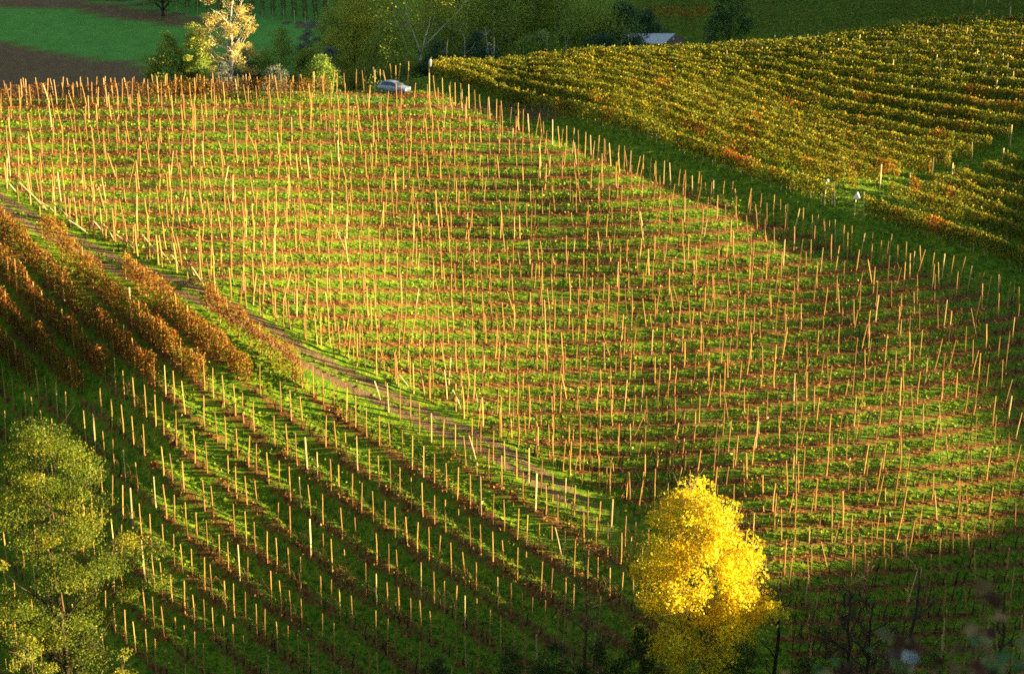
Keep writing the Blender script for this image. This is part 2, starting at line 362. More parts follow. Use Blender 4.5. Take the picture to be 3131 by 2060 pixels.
for n in range(n0, n1 + 1):
    r = n - n0; kk = 0; pts = []
    u = -150 + random.uniform(0, 25)
    while u < 2720:
        v = float(v_of_phase(n, u))
        if inA(np.float64(u), np.float64(v)): pts.append((u, v))
        u += 12
    if len(pts) < 3: continue
    ROWS_A.append((r, pts))
    # stakes
    u = pts[0][0]
    while u < pts[-1][0]:
        sp = float(np.interp(u, [0, 700, 1200, 1700, 2300], [24, 25, 30, 38, 46])) * float(np.interp(pts[0][1], [250, 700, 1300], [.92, 1.0, 1.15]))
        if u < 760:
            col = round(u / 25.0) * 25.0; uu = col + random.gauss(0, 2.2) - (pts[0][1] - 300) * .03 + (4 if r % 2 else -4) * .6
            ok = random.random() < .78
        else: uu = u + random.uniform(-.38, .38) * sp; ok = random.random() < .88
        v = float(v_of_phase(n, uu))
        if ok and inA(np.float64(uu), np.float64(v)) and uu < 2640 and v < 1620:
            big = random.random() < .16
            add_stake(uu, v + random.uniform(-2, 2), 'A', r, kk, th=random.uniform(.1, .13) if big else None, lean=1.0 if not big else .5)
            kk += 1
        u += sp
for i, (u, v) in enumerate(A_END): add_stake(u, v, 'AE', 0, i, h=random.uniform(2.25, 2.55), th=random.uniform(.1, .13), lean=.4)
_g = list(G_END); G_END = [p for a, b in zip(_g[:-1], _g[1:]) for p in ((a, ((a[0] + b[0]) / 2, (a[1] + b[1]) / 2 + 3)) if b[0] - a[0] > 26 else (a,))] + _g[-1:]
for i, (u, v) in enumerate(G_END): add_stake(u - 6, v + float(np.interp(u, [950, 1100, 1300, 2400], [40, 52, 62, 64])), 'GE', 0, i, h=random.uniform(1.95, 2.65), th=random.uniform(.065, .105), lean=1.1, conc=i % 3 == 0)
for lay in (0, 1):
    u = -20.0; kk = 0
    while u < 965:
        add_stake(u + random.uniform(-5, 5), float(np.interp(u, [0, 350, 700, 880, 965], [249, 239, 229, 214, 196])) - 5 * lay + random.uniform(-2, 2) , 'K', lay, kk, h=random.uniform(2.2, 2.7), th=random.uniform(.08, .11), lean=1.1); kk += 1
        u += 16 + 12 * random.random()
ROWS_C = []
for k in [-.5] + list(range(-1, 20)):
    c = C0 + CS * k; pts = []
    for u in np.arange(-140, 1620, 8.0):
        v = c + vC(u)
        if inC(np.float64(u), np.float64(v)) and v < 1680: pts.append((u, v))
    if len(pts) < 4: continue
    r = int(k + 1) if k != -.5 else 0; ROWS_C.append((r, k, pts)); u = pts[0][0] + random.uniform(0, 10); kk = 0
    while u < pts[-1][0]:
        uu = u + random.uniform(-4, 4); v = c + vC(uu)
        if random.random() < .88 and v < 1660:
            tall = random.random() < .06
            add_stake(uu, v, 'C', r, kk, h=random.uniform(2.7, 3.1) if tall else random.uniform(2.2, 2.65), th=random.uniform(.1, .13) if tall else random.uniform(.07, .095), lean=.35, conc=tall)
            kk += 1
        u += float(np.interp(u, [0, 700, 1400], [22, 25, 28]))
P = cast([s['u'] for s in stakes], [s['v'] for s in stakes])
stakes = [dict(s, p=p) for s, p in zip(stakes, P) if not np.isnan(p[0])]
def stake_mesh(h, th, seed, conc=False):
    rd = random.Random(seed); mb = MB(); n = 5 if not conc else 2; z = np.linspace(-.35, h, n)
    bx, by = rd.uniform(-.03, .03), rd.uniform(-.03, .03)
    pts = [(math.sin(t * 2.2) * bx, math.sin(t * 1.7) * by, t) for t in z]
    if conc:
        mb.tube([(0, 0, -.35), (0, 0, h - .03), (0, 0, h)], [th * .5, th * .5, th * .35], 4, (.52, .38, .21))
    else:
        c = rd.choice([(.46, .27, .085), (.40, .22, .07), (.58, .42, .2), (.30, .16, .06), (.5, .31, .1)])
        mb.tube(pts, [th * .5 * (1.08 - .25 * i / (n - 1)) for i in range(n)], 6, c)
    return mb
SM = []
for i in range(10):
    h = 2.0 + .07 * i; mb = stake_mesh(h, .085, i); o = mb.build('wooden_stake', M_WOOD); SM.append((h, o.data)); bpy.data.objects.remove(o)
CM = []
for i in range(5):
    h = 2.4 + .1 * i; mb = stake_mesh(h, .12, i, True); o = mb.build('concrete_post', M_CONC); CM.append((h, o.data)); bpy.data.objects.remove(o)
SKIP = set()
def lean_rot(s):
    a = s['lean'] * 4.2
    ax = random.gauss(0, a * .7); ay = random.gauss(0, a)
    if s['f'] == 'A': ay += 2.2 * s['lean'] + (random.random() < .06) * random.choice([-12, 10, 14])
    return (R(ax), R(ay), random.uniform(0, 6.28))
woods = [s for s in stakes if not s['conc']]; concs = [s for s in stakes if s['conc']]
def vis(s): return -30 < s['u'] < 2410 and s['v'] < 1600
woods.sort(key=lambda s: -(s['th'] * s['h'] / s['p'][1]) * (1 if vis(s) else .01) * (1.6 if s['f'] == 'AE' else 1.1 if s['f'] == 'K' else 1))
ind, rest = woods[:285], woods[285:]
used = {}
def uniq(lbl):
    return lbl
def stake_label(s):
    if s['f'] == 'AE': return '%s stout stake from the left along the upper edge of the dirt track' % ordn(s['k'])
    if s['f'] == 'GE': return '%s pale post from the top along the shaded grass strip below the leafy vineyard' % ordn(s['k'])
    if s['f'] == 'K': return '%s stake from the left in the %s line on top of the crest' % (ordn(s['k']), 'front' if s['r'] == 0 else 'rear')
    if s['f'] == 'A': return 'thin bare stake, %s from the left in the %s row below the crest' % (ordn(s['k']), ordn(s['r']))
    return '%s stake, %s from the track in the %s slanting row left of the poplar' % ('tall pale' if s['conc'] else 'thin brown', ordn(s['k']), ordn(s['r']))
def place_stake(s, name, lib, grp, cat):
    h, me = min(lib, key=lambda q: abs(q[0] - s['h']) + random.random() * .08)
    o = bpy.data.objects.new(name, me); COL.objects.link(o)
    o.location = s['p']; o.rotation_euler = lean_rot(s); k = s['th'] / (.12 if s['conc'] else .085); o.scale = (k, k, s['h'] / h)
    tag(o, stake_label(s), cat, grp)
for s in ind: place_stake(s, 'wooden_stake', SM, 'wooden stakes of the bare vine rows', 'stake')
for s in concs: place_stake(s, 'concrete_post', CM, 'pale posts at the row ends', 'post')
mb = MB()
VV_, FF_, CC_, nn_ = [], [], [], 0
SMnp = []
for h, me in SM:
    v = np.empty(len(me.vertices) * 3); me.vertices.foreach_get('co', v); f = [tuple(p.vertices) for p in me.polygons]
    c = np.empty(len(me.vertices) * 4); me.color_attributes['col'].data.foreach_get('color', c); SMnp.append((h, v.reshape(-1, 3), f, c.reshape(-1, 4)[:, :3]))
for s in rest:
    h, v, f, c = random.choice(SMnp); k = s['th'] / .085
    M = np.array(Matrix.LocRotScale(None, __import__('mathutils').Euler(lean_rot(s)), Vector((k, k, s['h'] / h))).to_3x3())
    VV_.append(v @ M.T + s['p']); FF_ += [tuple(i + nn_ for i in q) for q in f]; CC_.append(c * random.uniform(.75, 1.2)); nn_ += len(v)
o = mesh_obj('wooden_stakes', np.concatenate(VV_), FF_, M_WOOD, None, np.concatenate(CC_))
tag(o, 'the many smaller wooden stakes standing all over the bare vineyard rows', 'stakes', kind='stuff')
# diagonal braces at the track ends of the rows
brace = [((13,420),(38,445)),((45,425),(110,487)),((92,468),(128,492)),((125,475),(180,523)),((160,512),(205,540)),((215,512),(238,536)),((240,520),(268,560)),((270,545),(310,575)),((330,545),(370,594)),((375,585),(398,612)),((398,592),(425,628)),((430,600),(452,640)),((445,620),(475,662)),((925,868),(962,912)),((1052,905),(1072,948)),((1090,1012),(1110,1080)),((1290,1225),(1305,1290)),((870,885),(885,930))]
for i, (a, b) in enumerate(brace):
    q = cast([b[0]], [b[1]])[0]
    if np.isnan(q[0]): continue
    t = unproj(a[0], a[1], proj(q)[2] - .6); mb = MB(); mb.tube([q - (0, 0, .1), (q + t) / 2 + (0, 0, .02), t], [.055, .052, .045], 6, (.5, .35, .2))
    tag(mb.build('wooden_brace', M_WOOD), '%s slanting brace pole from the left beside the dirt track' % ordn(i), 'brace', 'slanting brace poles along the track')

# ------------------------------------------------------------------ leafy rows
PAL_B = [(.12, .17, .013), (.22, .24, .015), (.56, .44, .02), (.52, .30, .02), (.44, .14, .02), (.045, .08, .01)]
def canopy(P, n_per_m, w=.42, z0=.55, z1=1.75, pal=PAL_B, wt=(6, 5.5, 3.2, 1.0, .12, 4), size=(.13, .2), redf=None, lumps=1.0):
    """leaves of one hedge-like row of vines along ground line P"""
    Pr = resample(P, .25); L = .25 * len(Pr); n = int(L * n_per_m)
    i = rng.integers(0, len(Pr) - 1, n); t = rng.random((n, 1)); base = Pr[i] * (1 - t) + Pr[i + 1] * t
    d = Pr[i + 1] - Pr[i]; d = d / (np.linalg.norm(d, axis=1, keepdims=True) + 1e-9); nx = np.stack([-d[:, 1], d[:, 0], 0 * d[:, 0]], -1)
    s = (i + t[:, 0]) * .25
    hn = vnoise(s / .9, s * 0 + P[0][0] * 3, 11); wn = vnoise(s / .7, s * 0 + P[0][1] * 3, 17)
    top = z1 + (hn - .45) * .75 * lumps + rng.normal(0, .05, n) + (rng.random(n) < .04) * .35
    a = rng.beta(1.35, 1.0, n); z = z0 + (top - z0) * a + (1 - a) * rng.normal(0, .12, n)
    keep = rng.random(n) < np.clip(vnoise(s / 1.3, s * 0 + P[0][0] * 7, 23) * 1.6 + .25, 0, 1)
    prof = np.clip(1.15 - .55 * np.abs(a * 1.5 - .75), .35, 1.1)
    side = rng.choice([-1, 1], n) * np.sqrt(rng.random(n)) * w * prof * (.65 + .7 * wn)
    Q = base + nx * side[:, None]; Q[:, 2] = base[:, 2] + z; Q += rng.normal(0, .04, Q.shape)
    Q = Q[keep]; s = s[keep]; a = a[keep]
    c = pick(pal, wt, len(Q)); pn = vnoise(Q[:, 0] / 1.6, Q[:, 1] / 1.6, 31)
    if redf is not None:
        m = redf(Q, pn); c2 = pick([(.42, .12, .02), (.46, .2, .02), (.3, .07, .02), (.45, .3, .03)], (3, 3, 2, 2), len(Q)); c = np.where((rng.random(len(Q)) < m)[:, None], c2, c)
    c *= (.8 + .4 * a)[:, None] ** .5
    V, Fq = quads(Q, rng.uniform(size[0], size[1], len(Q)), up=.3)
    return V, Fq, rep4(c)
def vine_row(P, label, group, wires=False, trunks=None, **kw):
    root = empty('vine_row', P[0])
    V, Fq, c = canopy(P, **kw); off = np.array(P[0])
    mesh_obj('foliage', V - off, Fq, M_LEAF, root, c)
    mb = MB(); Pr = resample(P, 1.1)
    if trunks:
        for j, q in enumerate(Pr[:100]):
            m = MB(); b = q - off; x, y = random.uniform(-.12, .12), random.uniform(-.12, .12)
            m.tube([b + (0, 0, -.1), b + (x, y, .45), b + (x * .4, y, .9)], [.045, .035, .03], 5, random.choice([(.3, .26, .2), (.42, .38, .32), (.12, .09, .06)]))
            m.build('trunk', M_BARK, root)
    tag(root, label, 'vine row', group); return root
FB = np.array([(1008,188),(1140,227),(1424,302),(1691,397),(1850,452),(1925,476)], float); FB2 = np.array([(1925,476),(2000,500),(2269,590),(2380,636),(2560,715)], float)
fb = cast(*np.concatenate([FB, FB2[1:]]).T); fb = fb[~np.isnan(fb[:, 0])]
fbr = resample(fb, 1.0)
tang = np.gradient(fbr[:, :2], axis=0); tang = np.array([np.convolve(np.pad(tang[:, k], 8, 'edge'), np.ones(17) / 17, 'valid') for k in (0, 1)]).T; tang /= np.linalg.norm(tang, axis=1, keepdims=True)
nrmB = np.stack([-tang[:, 1], tang[:, 0]], -1); nrmB *= np.sign(nrmB[:, 1:2] + 1e-9)
NB = (np.array([.72, .70]))
gapA, gapB = cast([1965], [492])[0], cast([2380], [352])[0]
gd = (gapB - gapA)[:2]; gd /= np.linalg.norm(gd); gn = np.array([gd[1], -gd[0]])
# upper left limit of the planted block: a line just behind the crest
la, lb = cast([1004], [178])[0], None
def redB(Q, pn):
    u, v, _ = proj(Q)
    base = np.clip((pn - .66) * 1.6, 0, .4) + .03
    k = np.interp(u, [1000, 1500, 2400], [.6, 1.2, 1.0]) * np.interp(v, [60, 200, 300, 600], [.2, .5, 1.3, 1.5])
    spot = np.exp(-(((u - 2240) / 45) ** 2 + ((v - 348) / 22) ** 2)) * 0 + np.exp(-(((u - 1705) / 30) ** 2 + ((v - 350) / 22) ** 2)) * .9
    spot += sum(.4 * np.exp(-(((u - a) / 22) ** 2 + ((v - b) / 14) ** 2)) for a, b in [(2010, 225), (1835, 232), (2130, 440), (2075, 395), (1540, 190), (1620, 300), (2250, 205), (2300, 215), (2190, 520), (1390, 230)])
    return np.clip(base * k + spot, 0, .95)
ROWB = 3.7; nb = 0; B_TIPS = []
for k in range(0, 22):
    off = NB * ROWB * k
    line = fbr[:, :2] + off * np.interp(np.linspace(0, 1, len(fbr)), [0, .3, 1], [.48, .86, 1.1])[:, None]
    ext0 = line[0] - tang[0] * np.arange(14, 0, -1)[:, None] * 1.0; ext1 = line[-1] + tang[-1] * np.arange(1, 30)[:, None]
    line = np.concatenate([ext0 * 1.0, line, ext1]) if k > 0 else np.concatenate([line, ext1])
    x, y = line[:, 0], line[:, 1]; z = H(x, y); u, v, d = proj(np.stack([x, y, z], -1))
    ok = (y < np.interp(x, [-12, 0, 10, 30, 60, 90], [193, 212, 221, 230, 236, 238])) & (x > -9.5) & (x < 92) & (u < 2700)
    side = (x - gapA[0]) * gn[0] + (y - gapA[1]) * gn[1]
    along = (x - gapA[0]) * gd[0] + (y - gapA[1]) * gd[1]
    gap = (np.abs(side) < .9) & (along > -6)
    for blk in (0, 1):
        m = ok & ~gap & ((side < 0) if blk == 0 else (side > 0))
        if m.sum() < 6: continue
        Pl = np.stack([x[m], y[m], z[m]], -1)
        uu, vv, dd = proj(Pl); frac_vis = (uu < 2400).mean()
        if (uu < 2395).sum() < 4: continue
        far = float(np.interp(k, [0, 4, 16, 24], [430, 380, 270, 230]))
        lab = '%s leafy vine row up from the shaded grass strip, %s the cross path' % (ordn(k), 'left of' if blk == 0 else 'right of')
        vine_row(Pl, lab, 'leafy vine rows of the right hillside', trunks=(k < 1), n_per_m=far, redf=redB, size=(.15, .23) if k < 8 else (.17, .26), z1=2.05 if k < 2 else 1.95, w=.27, z0=.5, lumps=.6)
        # end posts and a few inner ones
        e = Pl[-1] if blk == 0 else Pl[0]
        if k % 2 == 0: B_TIPS.append((e + (0, 0, 0), 2.35, 'end', blk, k))
if True:
    btip = [(1885,80),(1892,95),(1901,105),(1935,78),(1947,100),(1957,111),(1914,132),(1982,72),(1996,91),(2001,106),(2011,123),(2030,62),(2045,86),(2059,114),(2074,60),(2086,70),(2074,151),(2099,90),(2109,107),(2114,128),(2124,58),(2131,63),(2167,50),(2177,57),(2187,67),(2196,80),(2155,104),(2173,139),(2213,42),(2224,50),(2232,61),(2245,75),(2253,89),(2261,106),(2269,126),(2212,115),(2219,133),(2256,35),(2270,45),(2278,52),(2298,31),(2308,33),(2325,47),(2347,23),(2374,43),(2303,81),(2311,97),(2323,117),(2330,137),(2337,160),(2347,75),(2359,91),(2370,111),(2277,146),(2292,165),(2303,180),(2353,179),(2310,200),(2117,212),(2184,154),(1646,103),(1713,99),(1790,92),(1755,112),(1822,88),(1840,84),(1860,96),(1770,120),(1690,130),(1725,108),(1352,120),(1610,118)]
    q = cast([a for a, b in btip], [b + 30 for a, b in btip])
    for i, (p, (a, b)) in enumerate(zip(q, btip)):
        if np.isnan(p[0]): continue
        d0 = proj(p)[2]; t = unproj(a, b, d0); hh = float(np.clip(t[2] - p[2], 2.1, 2.7)) if d0 < 300 else None
        if hh is None: continue
        B_TIPS.append((p, hh, 'tip', 2, i))
for j, (p, hh, kind, blk, k) in enumerate(B_TIPS):
    u, v, d = proj(p)
    if u > 2420: continue
    h, me = min(CM, key=lambda q: abs(q[0] - hh)); o = bpy.data.objects.new('vineyard_post', me); COL.objects.link(o)
    o.location = (p[0], p[1], H(p[0], p[1])); o.rotation_euler = (R(random.gauss(0, 2)), R(random.gauss(0, 2.5)), random.uniform(0, 6)); o.scale = (1.15, 1.15, hh / h)
    lab = ('pale post at the cross path end of the %s leafy vine row, %s side' % (ordn(k), 'left' if blk == 0 else 'right')) if kind == 'end' else 'pale post tip above the upper vine leaves, %s from the left' % ordn(sorted(range(len(btip)), key=lambda z: btip[z]).index(k))
    tag(o, lab, 'post', 'posts among the leafy vine rows')
# white things tied to posts
def bag(u, v, sw, sh, label, hpost, group=None, cap=False):
    q = cast([u], [v])[0]; root = None
    d = proj(q)[2]; s = F / d
    h, me = min(CM, key=lambda z: abs(z[0] - hpost)); o = bpy.data.objects.new('concrete_post', me); COL.objects.link(o); o.location = q; o.rotation_euler = (0, R(1), .3); o.scale = (1, 1, hpost / h)
    tag(o, 'pale post that carries the ' + label, 'post')
    return q, o
PLAS = plain_mat('white_plastic', (.85, .84, .8), .45, 0, 30, .05)
def lathe(mb, prof, k=14, c=(1, 1, 1), off=(0, 0, 0)):
    V = []; 
    for z, r in prof:
        for j in range(k): V.append((r * math.cos(2 * math.pi * j / k) + off[0], r * math.sin(2 * math.pi * j / k) + off[1], z + off[2]))
    n = len(prof); Fc = [(i * k + j, i * k + (j + 1) % k, (i + 1) * k + (j + 1) % k, (i + 1) * k + j) for i in range(n - 1) for j in range(k)]
    Fc += [tuple(range(k - 1, -1, -1)), tuple((n - 1) * k + j for j in range(k))]; mb.add(V, Fc, c)
for (u, v, hp, nm, lab, prof) in [
    (998, 188, 2.35, 'plastic_sleeve', 'white plastic sleeve on the end post where leafy rows begin', [(1.55, .06), (1.62, .12), (1.85, .16), (2.15, .16), (2.36, .11), (2.42, .03)]),
    (1916, 478, 2.45, 'plastic_bottle', 'small white plastic cap on the post at the row end', [(2.28, .05), (2.32, .11), (2.42, .13), (2.52, .10), (2.56, .03)]),
    (1986, 500, 2.1, 'plastic_bag', 'white pear shaped plastic bag hanging on the post across the path', [(1.5, .1), (1.53, .25), (1.7, .3), (1.9, .2), (2.06, .12), (2.18, .08), (2.22, .03)])]:
    q = cast([u], [v])[0]
    h, me = min(CM, key=lambda z: abs(z[0] - hp)); o = bpy.data.objects.new('concrete_post', me); COL.objects.link(o); o.location = q; o.rotation_euler = (0, R(1), .3); o.scale = (1, 1, hp / h)
    tag(o, 'pale post under the ' + ' '.join(lab.split(' ')[:4]), 'post')
    mb = MB(); lathe(mb, prof); ob = mb.build(nm, PLAS, smooth=True); ob.location = q; ob.rotation_euler = (0, R(4), 0); ob.scale = (1.0, .8, 1)
    tag(ob, lab, nm.split('_')[1])

# red-brown rows left of the track (they keep their leaves only up there)
PAL_C = [(.30, .15, .02), (.26, .09, .018), (.18, .05, .018), (.40, .24, .025), (.16, .15, .02), (.08, .04, .015)]
for r, k, pts in ROWS_C:
    q = [(u, v) for u, v in pts if u < 748 and v < 912 + 6 * math.sin(k * 2.3) + (20 if k > 5 else 0)]
    if len(q) < 4: continue
    P = cast(*np.array(q).T); P = P[~np.isnan(P[:, 0])]
    if len(P) < 3: continue
    def redC(Q, pn, k=k):
        u, v, _ = proj(Q); return np.clip(.25 * (pn > .5) + (v > 640) * .15 + .1 * (u > 500), 0, 1) * 0.6
    wt = (3, 4.5, 4, 1.6, 1.2, 2.5)
    if k >= 2 and k <= 3: wt = (6, 3, 2, 4, 1.5, 1)
    vine_row(P, '%s red brown slanting vine row below the dirt track, counted from the right' % ordn(r), 'red brown vine rows below the track', trunks=False,
             n_per_m=430, w=.44, z0=.25, z1=2.3, pal=PAL_C, wt=wt, size=(.11, .19), redf=redC, lumps=1.5)
# brown hedge-like row along the crest
hp = cast(np.arange(-60, 770, 15.0), np.interp(np.arange(-60, 770, 15.0), [-60, 0, 350, 700, 770], [254, 247, 238, 229, 226])); hp = hp[~np.isnan(hp[:, 0])]
vine_row(hp, 'brown and ochre vine row standing along the crest behind the stakes', 'vine rows on the crest', n_per_m=260, w=.4, z0=.15, z1=1.95, pal=PAL_C, wt=(3, 3.5, 3, 1.5, 3, 4), size=(.12, .2), trunks=False)

# ------------------------------------------------------------------ grass, litter, bare vines
def scatter(n, box):
    x = rng.uniform(box[0], box[1], n); y = rng.uniform(box[2], box[3], n); z = H(x, y); u, v, d = proj(np.stack([x, y, z], -1))
    m = (u > -60) & (u < 2440) & (v < 1640) & (v > -30); return x[m], y[m], z[m], u[m], v[m]
x, y, z, u, v = scatter(420000, (-60, 75, 92, 200))
fA, fCc = phaseA(u, v), phaseC(u, v); a = inA(u, v); c = inC(u, v)
line = np.where(a, .5 + .5 * np.cos(2 * np.pi * fA), np.where(c, .5 + .5 * np.cos(2 * np.pi * fCc), 0))
tdist = dist_poly(x, y, pp)
clump = vnoise(x / .8, y / .8, 41) * .6 + vnoise(x / 2.7, y / 2.7, 43) * .4
g_ok = (line < .55 + .3 * (clump - .5)) & (clump + rng.random(len(x)) * .5 > .55) & (tdist > 1.5) | ((tdist < .35) & (rng.random(len(x)) < .4))
g_ok &= rng.random(len(x)) < np.interp(v, [150, 500, 1000], [.8, .95, 1])
Pg = np.stack([x, y, z + .05], -1)[g_ok]; n = len(Pg)
col = mixc((.06, .16, .012), (.28, .38, .02), np.clip(clump[g_ok] * 1.3 - .25 + rng.normal(0, .22, n), 0, 1))
yel = rng.random(n) < .07; col[yel] = (.5, .5, .05)
V, Fq = quads(Pg, rng.uniform(.12, .3, n) * np.where(rng.random(n) < .3, 1.7, 1), asp=.55, up=.05); V[:, 2] = np.maximum(V[:, 2], H(V[:, 0], V[:, 1]) + .005)
tag(mesh_obj('grass', V, Fq, M_GRASS, None, rep4(col)), kind='stuff')
l_ok = (line > .4) & (vnoise(x / 1.1, y / 1.1, 51) * .5 + vnoise(x / 4.5, y / 4.5, 53) * .5 + (line - .75) * .35 + .05 * (a & (u < 1000) & (v < 600)) + .04 * a > np.where(c, .49 - .14 * np.exp(-((u - 1000) / 260) ** 2 - ((v - path_v(u) - 80) / 70) ** 2), .45)) & (tdist > 1.6) & (rng.random(len(x)) < .9)
Pl = np.stack([x, y, z + rng.random(len(x)) ** 2 * np.where(c, .5, .28)], -1)[l_ok]; n = len(Pl)
col = pick([(.20, .06, .016), (.34, .11, .018), (.40, .17, .03), (.08, .035, .015), (.42, .30, .12)], (4, 4, 2.5, 3, 1.5), n)
V, Fq = quads(Pl, rng.uniform(.1, .24, n), asp=.8, up=.5); V[:, 2] = np.maximum(V[:, 2], H(V[:, 0], V[:, 1]) + .004)
tag(mesh_obj('leaf_litter', V, Fq, M_LITTER, None, rep4(col)), kind='stuff')
# leafless vines: a dark stub with an arching cane
def vine_mesh(seed):
    rd = random.Random(seed); m = MB(); x, y = rd.uniform(-.15, .15), rd.uniform(-.1, .1)
    m.tube([(0, 0, -.1), (x, y, .3), (x * .5 + .05, y, .62), (x + .1, y, .8)], [.045, .035, .032, .03], 5, (.05, .032, .02))
    for _ in range(rd.choice([1, 2, 2, 3])):
        s = rd.choice([-1, 1]); L = rd.uniform(.4, .9); h = rd.uniform(.1, .4)
        m.tube([(x + .1, y, .78), (x + .1 + s * L * .4, y + rd.uniform(-.15, .15), .85 + h), (x + .1 + s * L * .8, y + rd.uniform(-.2, .2), .8 + h * .5), (x + .1 + s * L, y + rd.uniform(-.2, .2), .55)], [.016, .014, .012, .008], 4, rd.choice([(.2, .09, .04), (.12, .06, .03), (.28, .14, .05)]))
    return m
VM = []
for i in range(6): o = vine_mesh(i).build('bare_vine', M_BARK); VM.append(o.data); bpy.data.objects.remove(o)
VN = []
for me in VM:
    v_ = np.empty(len(me.vertices) * 3); me.vertices.foreach_get('co', v_); c_ = np.empty(len(me.vertices) * 4); me.color_attributes['col'].data.foreach_get('color', c_)
    VN.append((v_.reshape(-1, 3), [tuple(p.vertices) for p in me.polygons], c_.reshape(-1, 4)[:, :3]))
vp = []
for r, pts in ROWS_A:
    for j in range(0, len(pts) - 1):
        if random.random() < .42: vp.append((pts[j][0] + random.uniform(-6, 6), pts[j][1], 'central', r, j))
for r, k, pts in ROWS_C:
    for j in range(0, len(pts) - 1, 2):
        if random.random() < .6 and pts[j][1] > 880: vp.append((pts[j][0] + random.uniform(-3, 3), pts[j][1], 'slanting', r, j))
Pv = cast([q[0] for q in vp], [q[1] for q in vp]); vp = [(q, p) for q, p in zip(vp, Pv) if not np.isnan(p[0])]
vp.sort(key=lambda q: q[1][1] + (0 if (0 < q[0][0] < 2380 and q[0][1] < 1500) else 500))
cnt = {}
for q, p in vp[:260]:
    o = bpy.data.objects.new('bare_vine', random.choice(VM)); COL.objects.link(o); o.location = p; s = random.uniform(.8, 1.25); o.scale = (s, s, s); o.rotation_euler = (0, 0, random.uniform(-.5, .5) + (0 if q[2] == 'central' else -.7))
    tag(o, 'leafless dark vine with arching cane, place %d of the %s row of the %s field' % (q[4] + 1, ordn(q[3]), q[2]), 'vine', 'leafless vines of the bare rows')
VV_, FF_, CC_, nn_ = [], [], [], 0
for q, p in vp[260:]:
    v_, f_, c_ = random.choice(VN); a = random.uniform(-.5, .5) + (0 if q[2] == 'central' else -.7); s = random.uniform(.7, 1.25); ca, sa_ = math.cos(a) * s, math.sin(a) * s
    VV_.append(np.stack([v_[:, 0] * ca - v_[:, 1] * sa_, v_[:, 0] * sa_ + v_[:, 1] * ca, v_[:, 2] * s], -1) + p); FF_ += [tuple(i + nn_ for i in f) for f in f_]; CC_.append(c_); nn_ += len(v_)
tag(mesh_obj('bare_vines', np.concatenate(VV_), FF_, M_BARK, None, np.concatenate(CC_)), 'the many smaller leafless vines of the bare vineyard rows', 'vines', kind='stuff')
#@@NEXT2
# ------------------------------------------------------------------ trees
def limb(mb, a, b, r0, r1, sag, col, n=5, k=5):
    a = np.array(a, float); b = np.array(b, float); t = np.linspace(0, 1, n)[:, None]
    L = np.linalg.norm(b - a); P = a + (b - a) * t; P[:, 2] += (sag * L * (t * (1 - t)) * 4 * .25)[:, 0]
    P[1:-1] += rng.normal(0, .03 * L, (n - 2, 3)); mb.tube(P, np.linspace(r0, r1, n), k, col); return P
def tree(name, label, cat, x, y, top, width, prof, leafcols, leafw, n_leaves, lsize, trunk_r=.18, bark=(.12, .09, .06), group=None,
         z_lo=.25, clump=.9, n_clump=60, lean=(0, 0), flat=.7, nlimb=16, depth=1.0, twig=True, forks=0, hollow=.55, mat=None):
    """trunk with limbs to leaf clumps that fill the crown envelope; prof(t) is the crown radius by height 0..1"""
    z = float(H(x, y)); h = top - z; root = empty(name, (x, y, z - .1)); lean = np.array([lean[0], lean[1], 0])
    cz0 = h * z_lo; mb = MB(); tl = h * (z_lo + (1 - z_lo) * .75)
    n = 9; t = np.linspace(0, 1, n); wob = np.cumsum(rng.normal(0, .02 * h / n * 2, (n, 2)), 0)
    TP = np.stack([wob[:, 0] + lean[0] * t, wob[:, 1] + lean[1] * t, t * tl - .1], -1)
    mb.tube(TP, trunk_r * (1 - .85 * t) * (1 + .5 * np.exp(-t * 25)), 8, bark)
    C = []
    while len(C) < n_clump:
        tt = rng.random() ** .85; r = width * .5 * prof(tt); 
        if r <= 0 or rng.random() > (r / (width * .5)) + .15: continue
        q = r * rng.uniform(.8, 1.1) * max(hollow * rng.random(), rng.random()) ** .5; ph = rng.uniform(0, 2 * math.pi)
        C.append((q * math.cos(ph), q * math.sin(ph) * depth, cz0 + tt * (h - cz0)))
    C = np.array(C); C += lean * (C[:, 2:3] / h)
    for c in C[:nlimb]:
        zs = max(h * .12, c[2] - np.hypot(c[0], c[1]) * rng.uniform(.8, 1.5)); f = np.clip(zs / tl, 0.05, .97); a = np.array([np.interp(f, t, TP[:, i]) for i in range(3)])
        P = limb(mb, a, c, trunk_r * (1 - f) * .5 + .025, .015, -.1, bark)
        if twig:
            for _ in range(3):
                i = rng.integers(2, 5); e = P[i] + rng.normal(0, .11 * width, 3) * (1, 1, .7); e[2] += .03 * h; limb(mb, P[i], e, .03, .008, 0, bark, 4, 4)
    mb.build('trunk', M_BARK, root, smooth=True)
    if n_leaves:
        i = rng.integers(0, len(C), n_leaves); cs = width * .5 * clump * .35 * rng.uniform(.6, 1.3, len(C))
        g = rng.normal(0, 1, (n_leaves, 3)); g /= np.linalg.norm(g, axis=1, keepdims=True); g *= rng.random((n_leaves, 1)) ** .4
        Q = C[i] + g * cs[i][:, None] * (1.15, 1.15, flat)
        k = np.array(rng.choice(len(leafcols), len(C), p=np.array(leafw) / sum(leafw)))[i]; k2 = rng.choice(len(leafcols), n_leaves, p=np.array(leafw) / sum(leafw)); k = np.where(rng.random(n_leaves) < .55, k, k2)
        col = np.array(leafcols)[k] * rng.uniform(.75, 1.25, (n_leaves, 1)) * rng.uniform(.94, 1.06, (n_leaves, 3))
        V, Fq = quads(Q, rng.uniform(*lsize, n_leaves)); mesh_obj('crown', V, Fq, mat or M_LEAF, root, rep4(col))
    tag(root, label, cat, group); return root
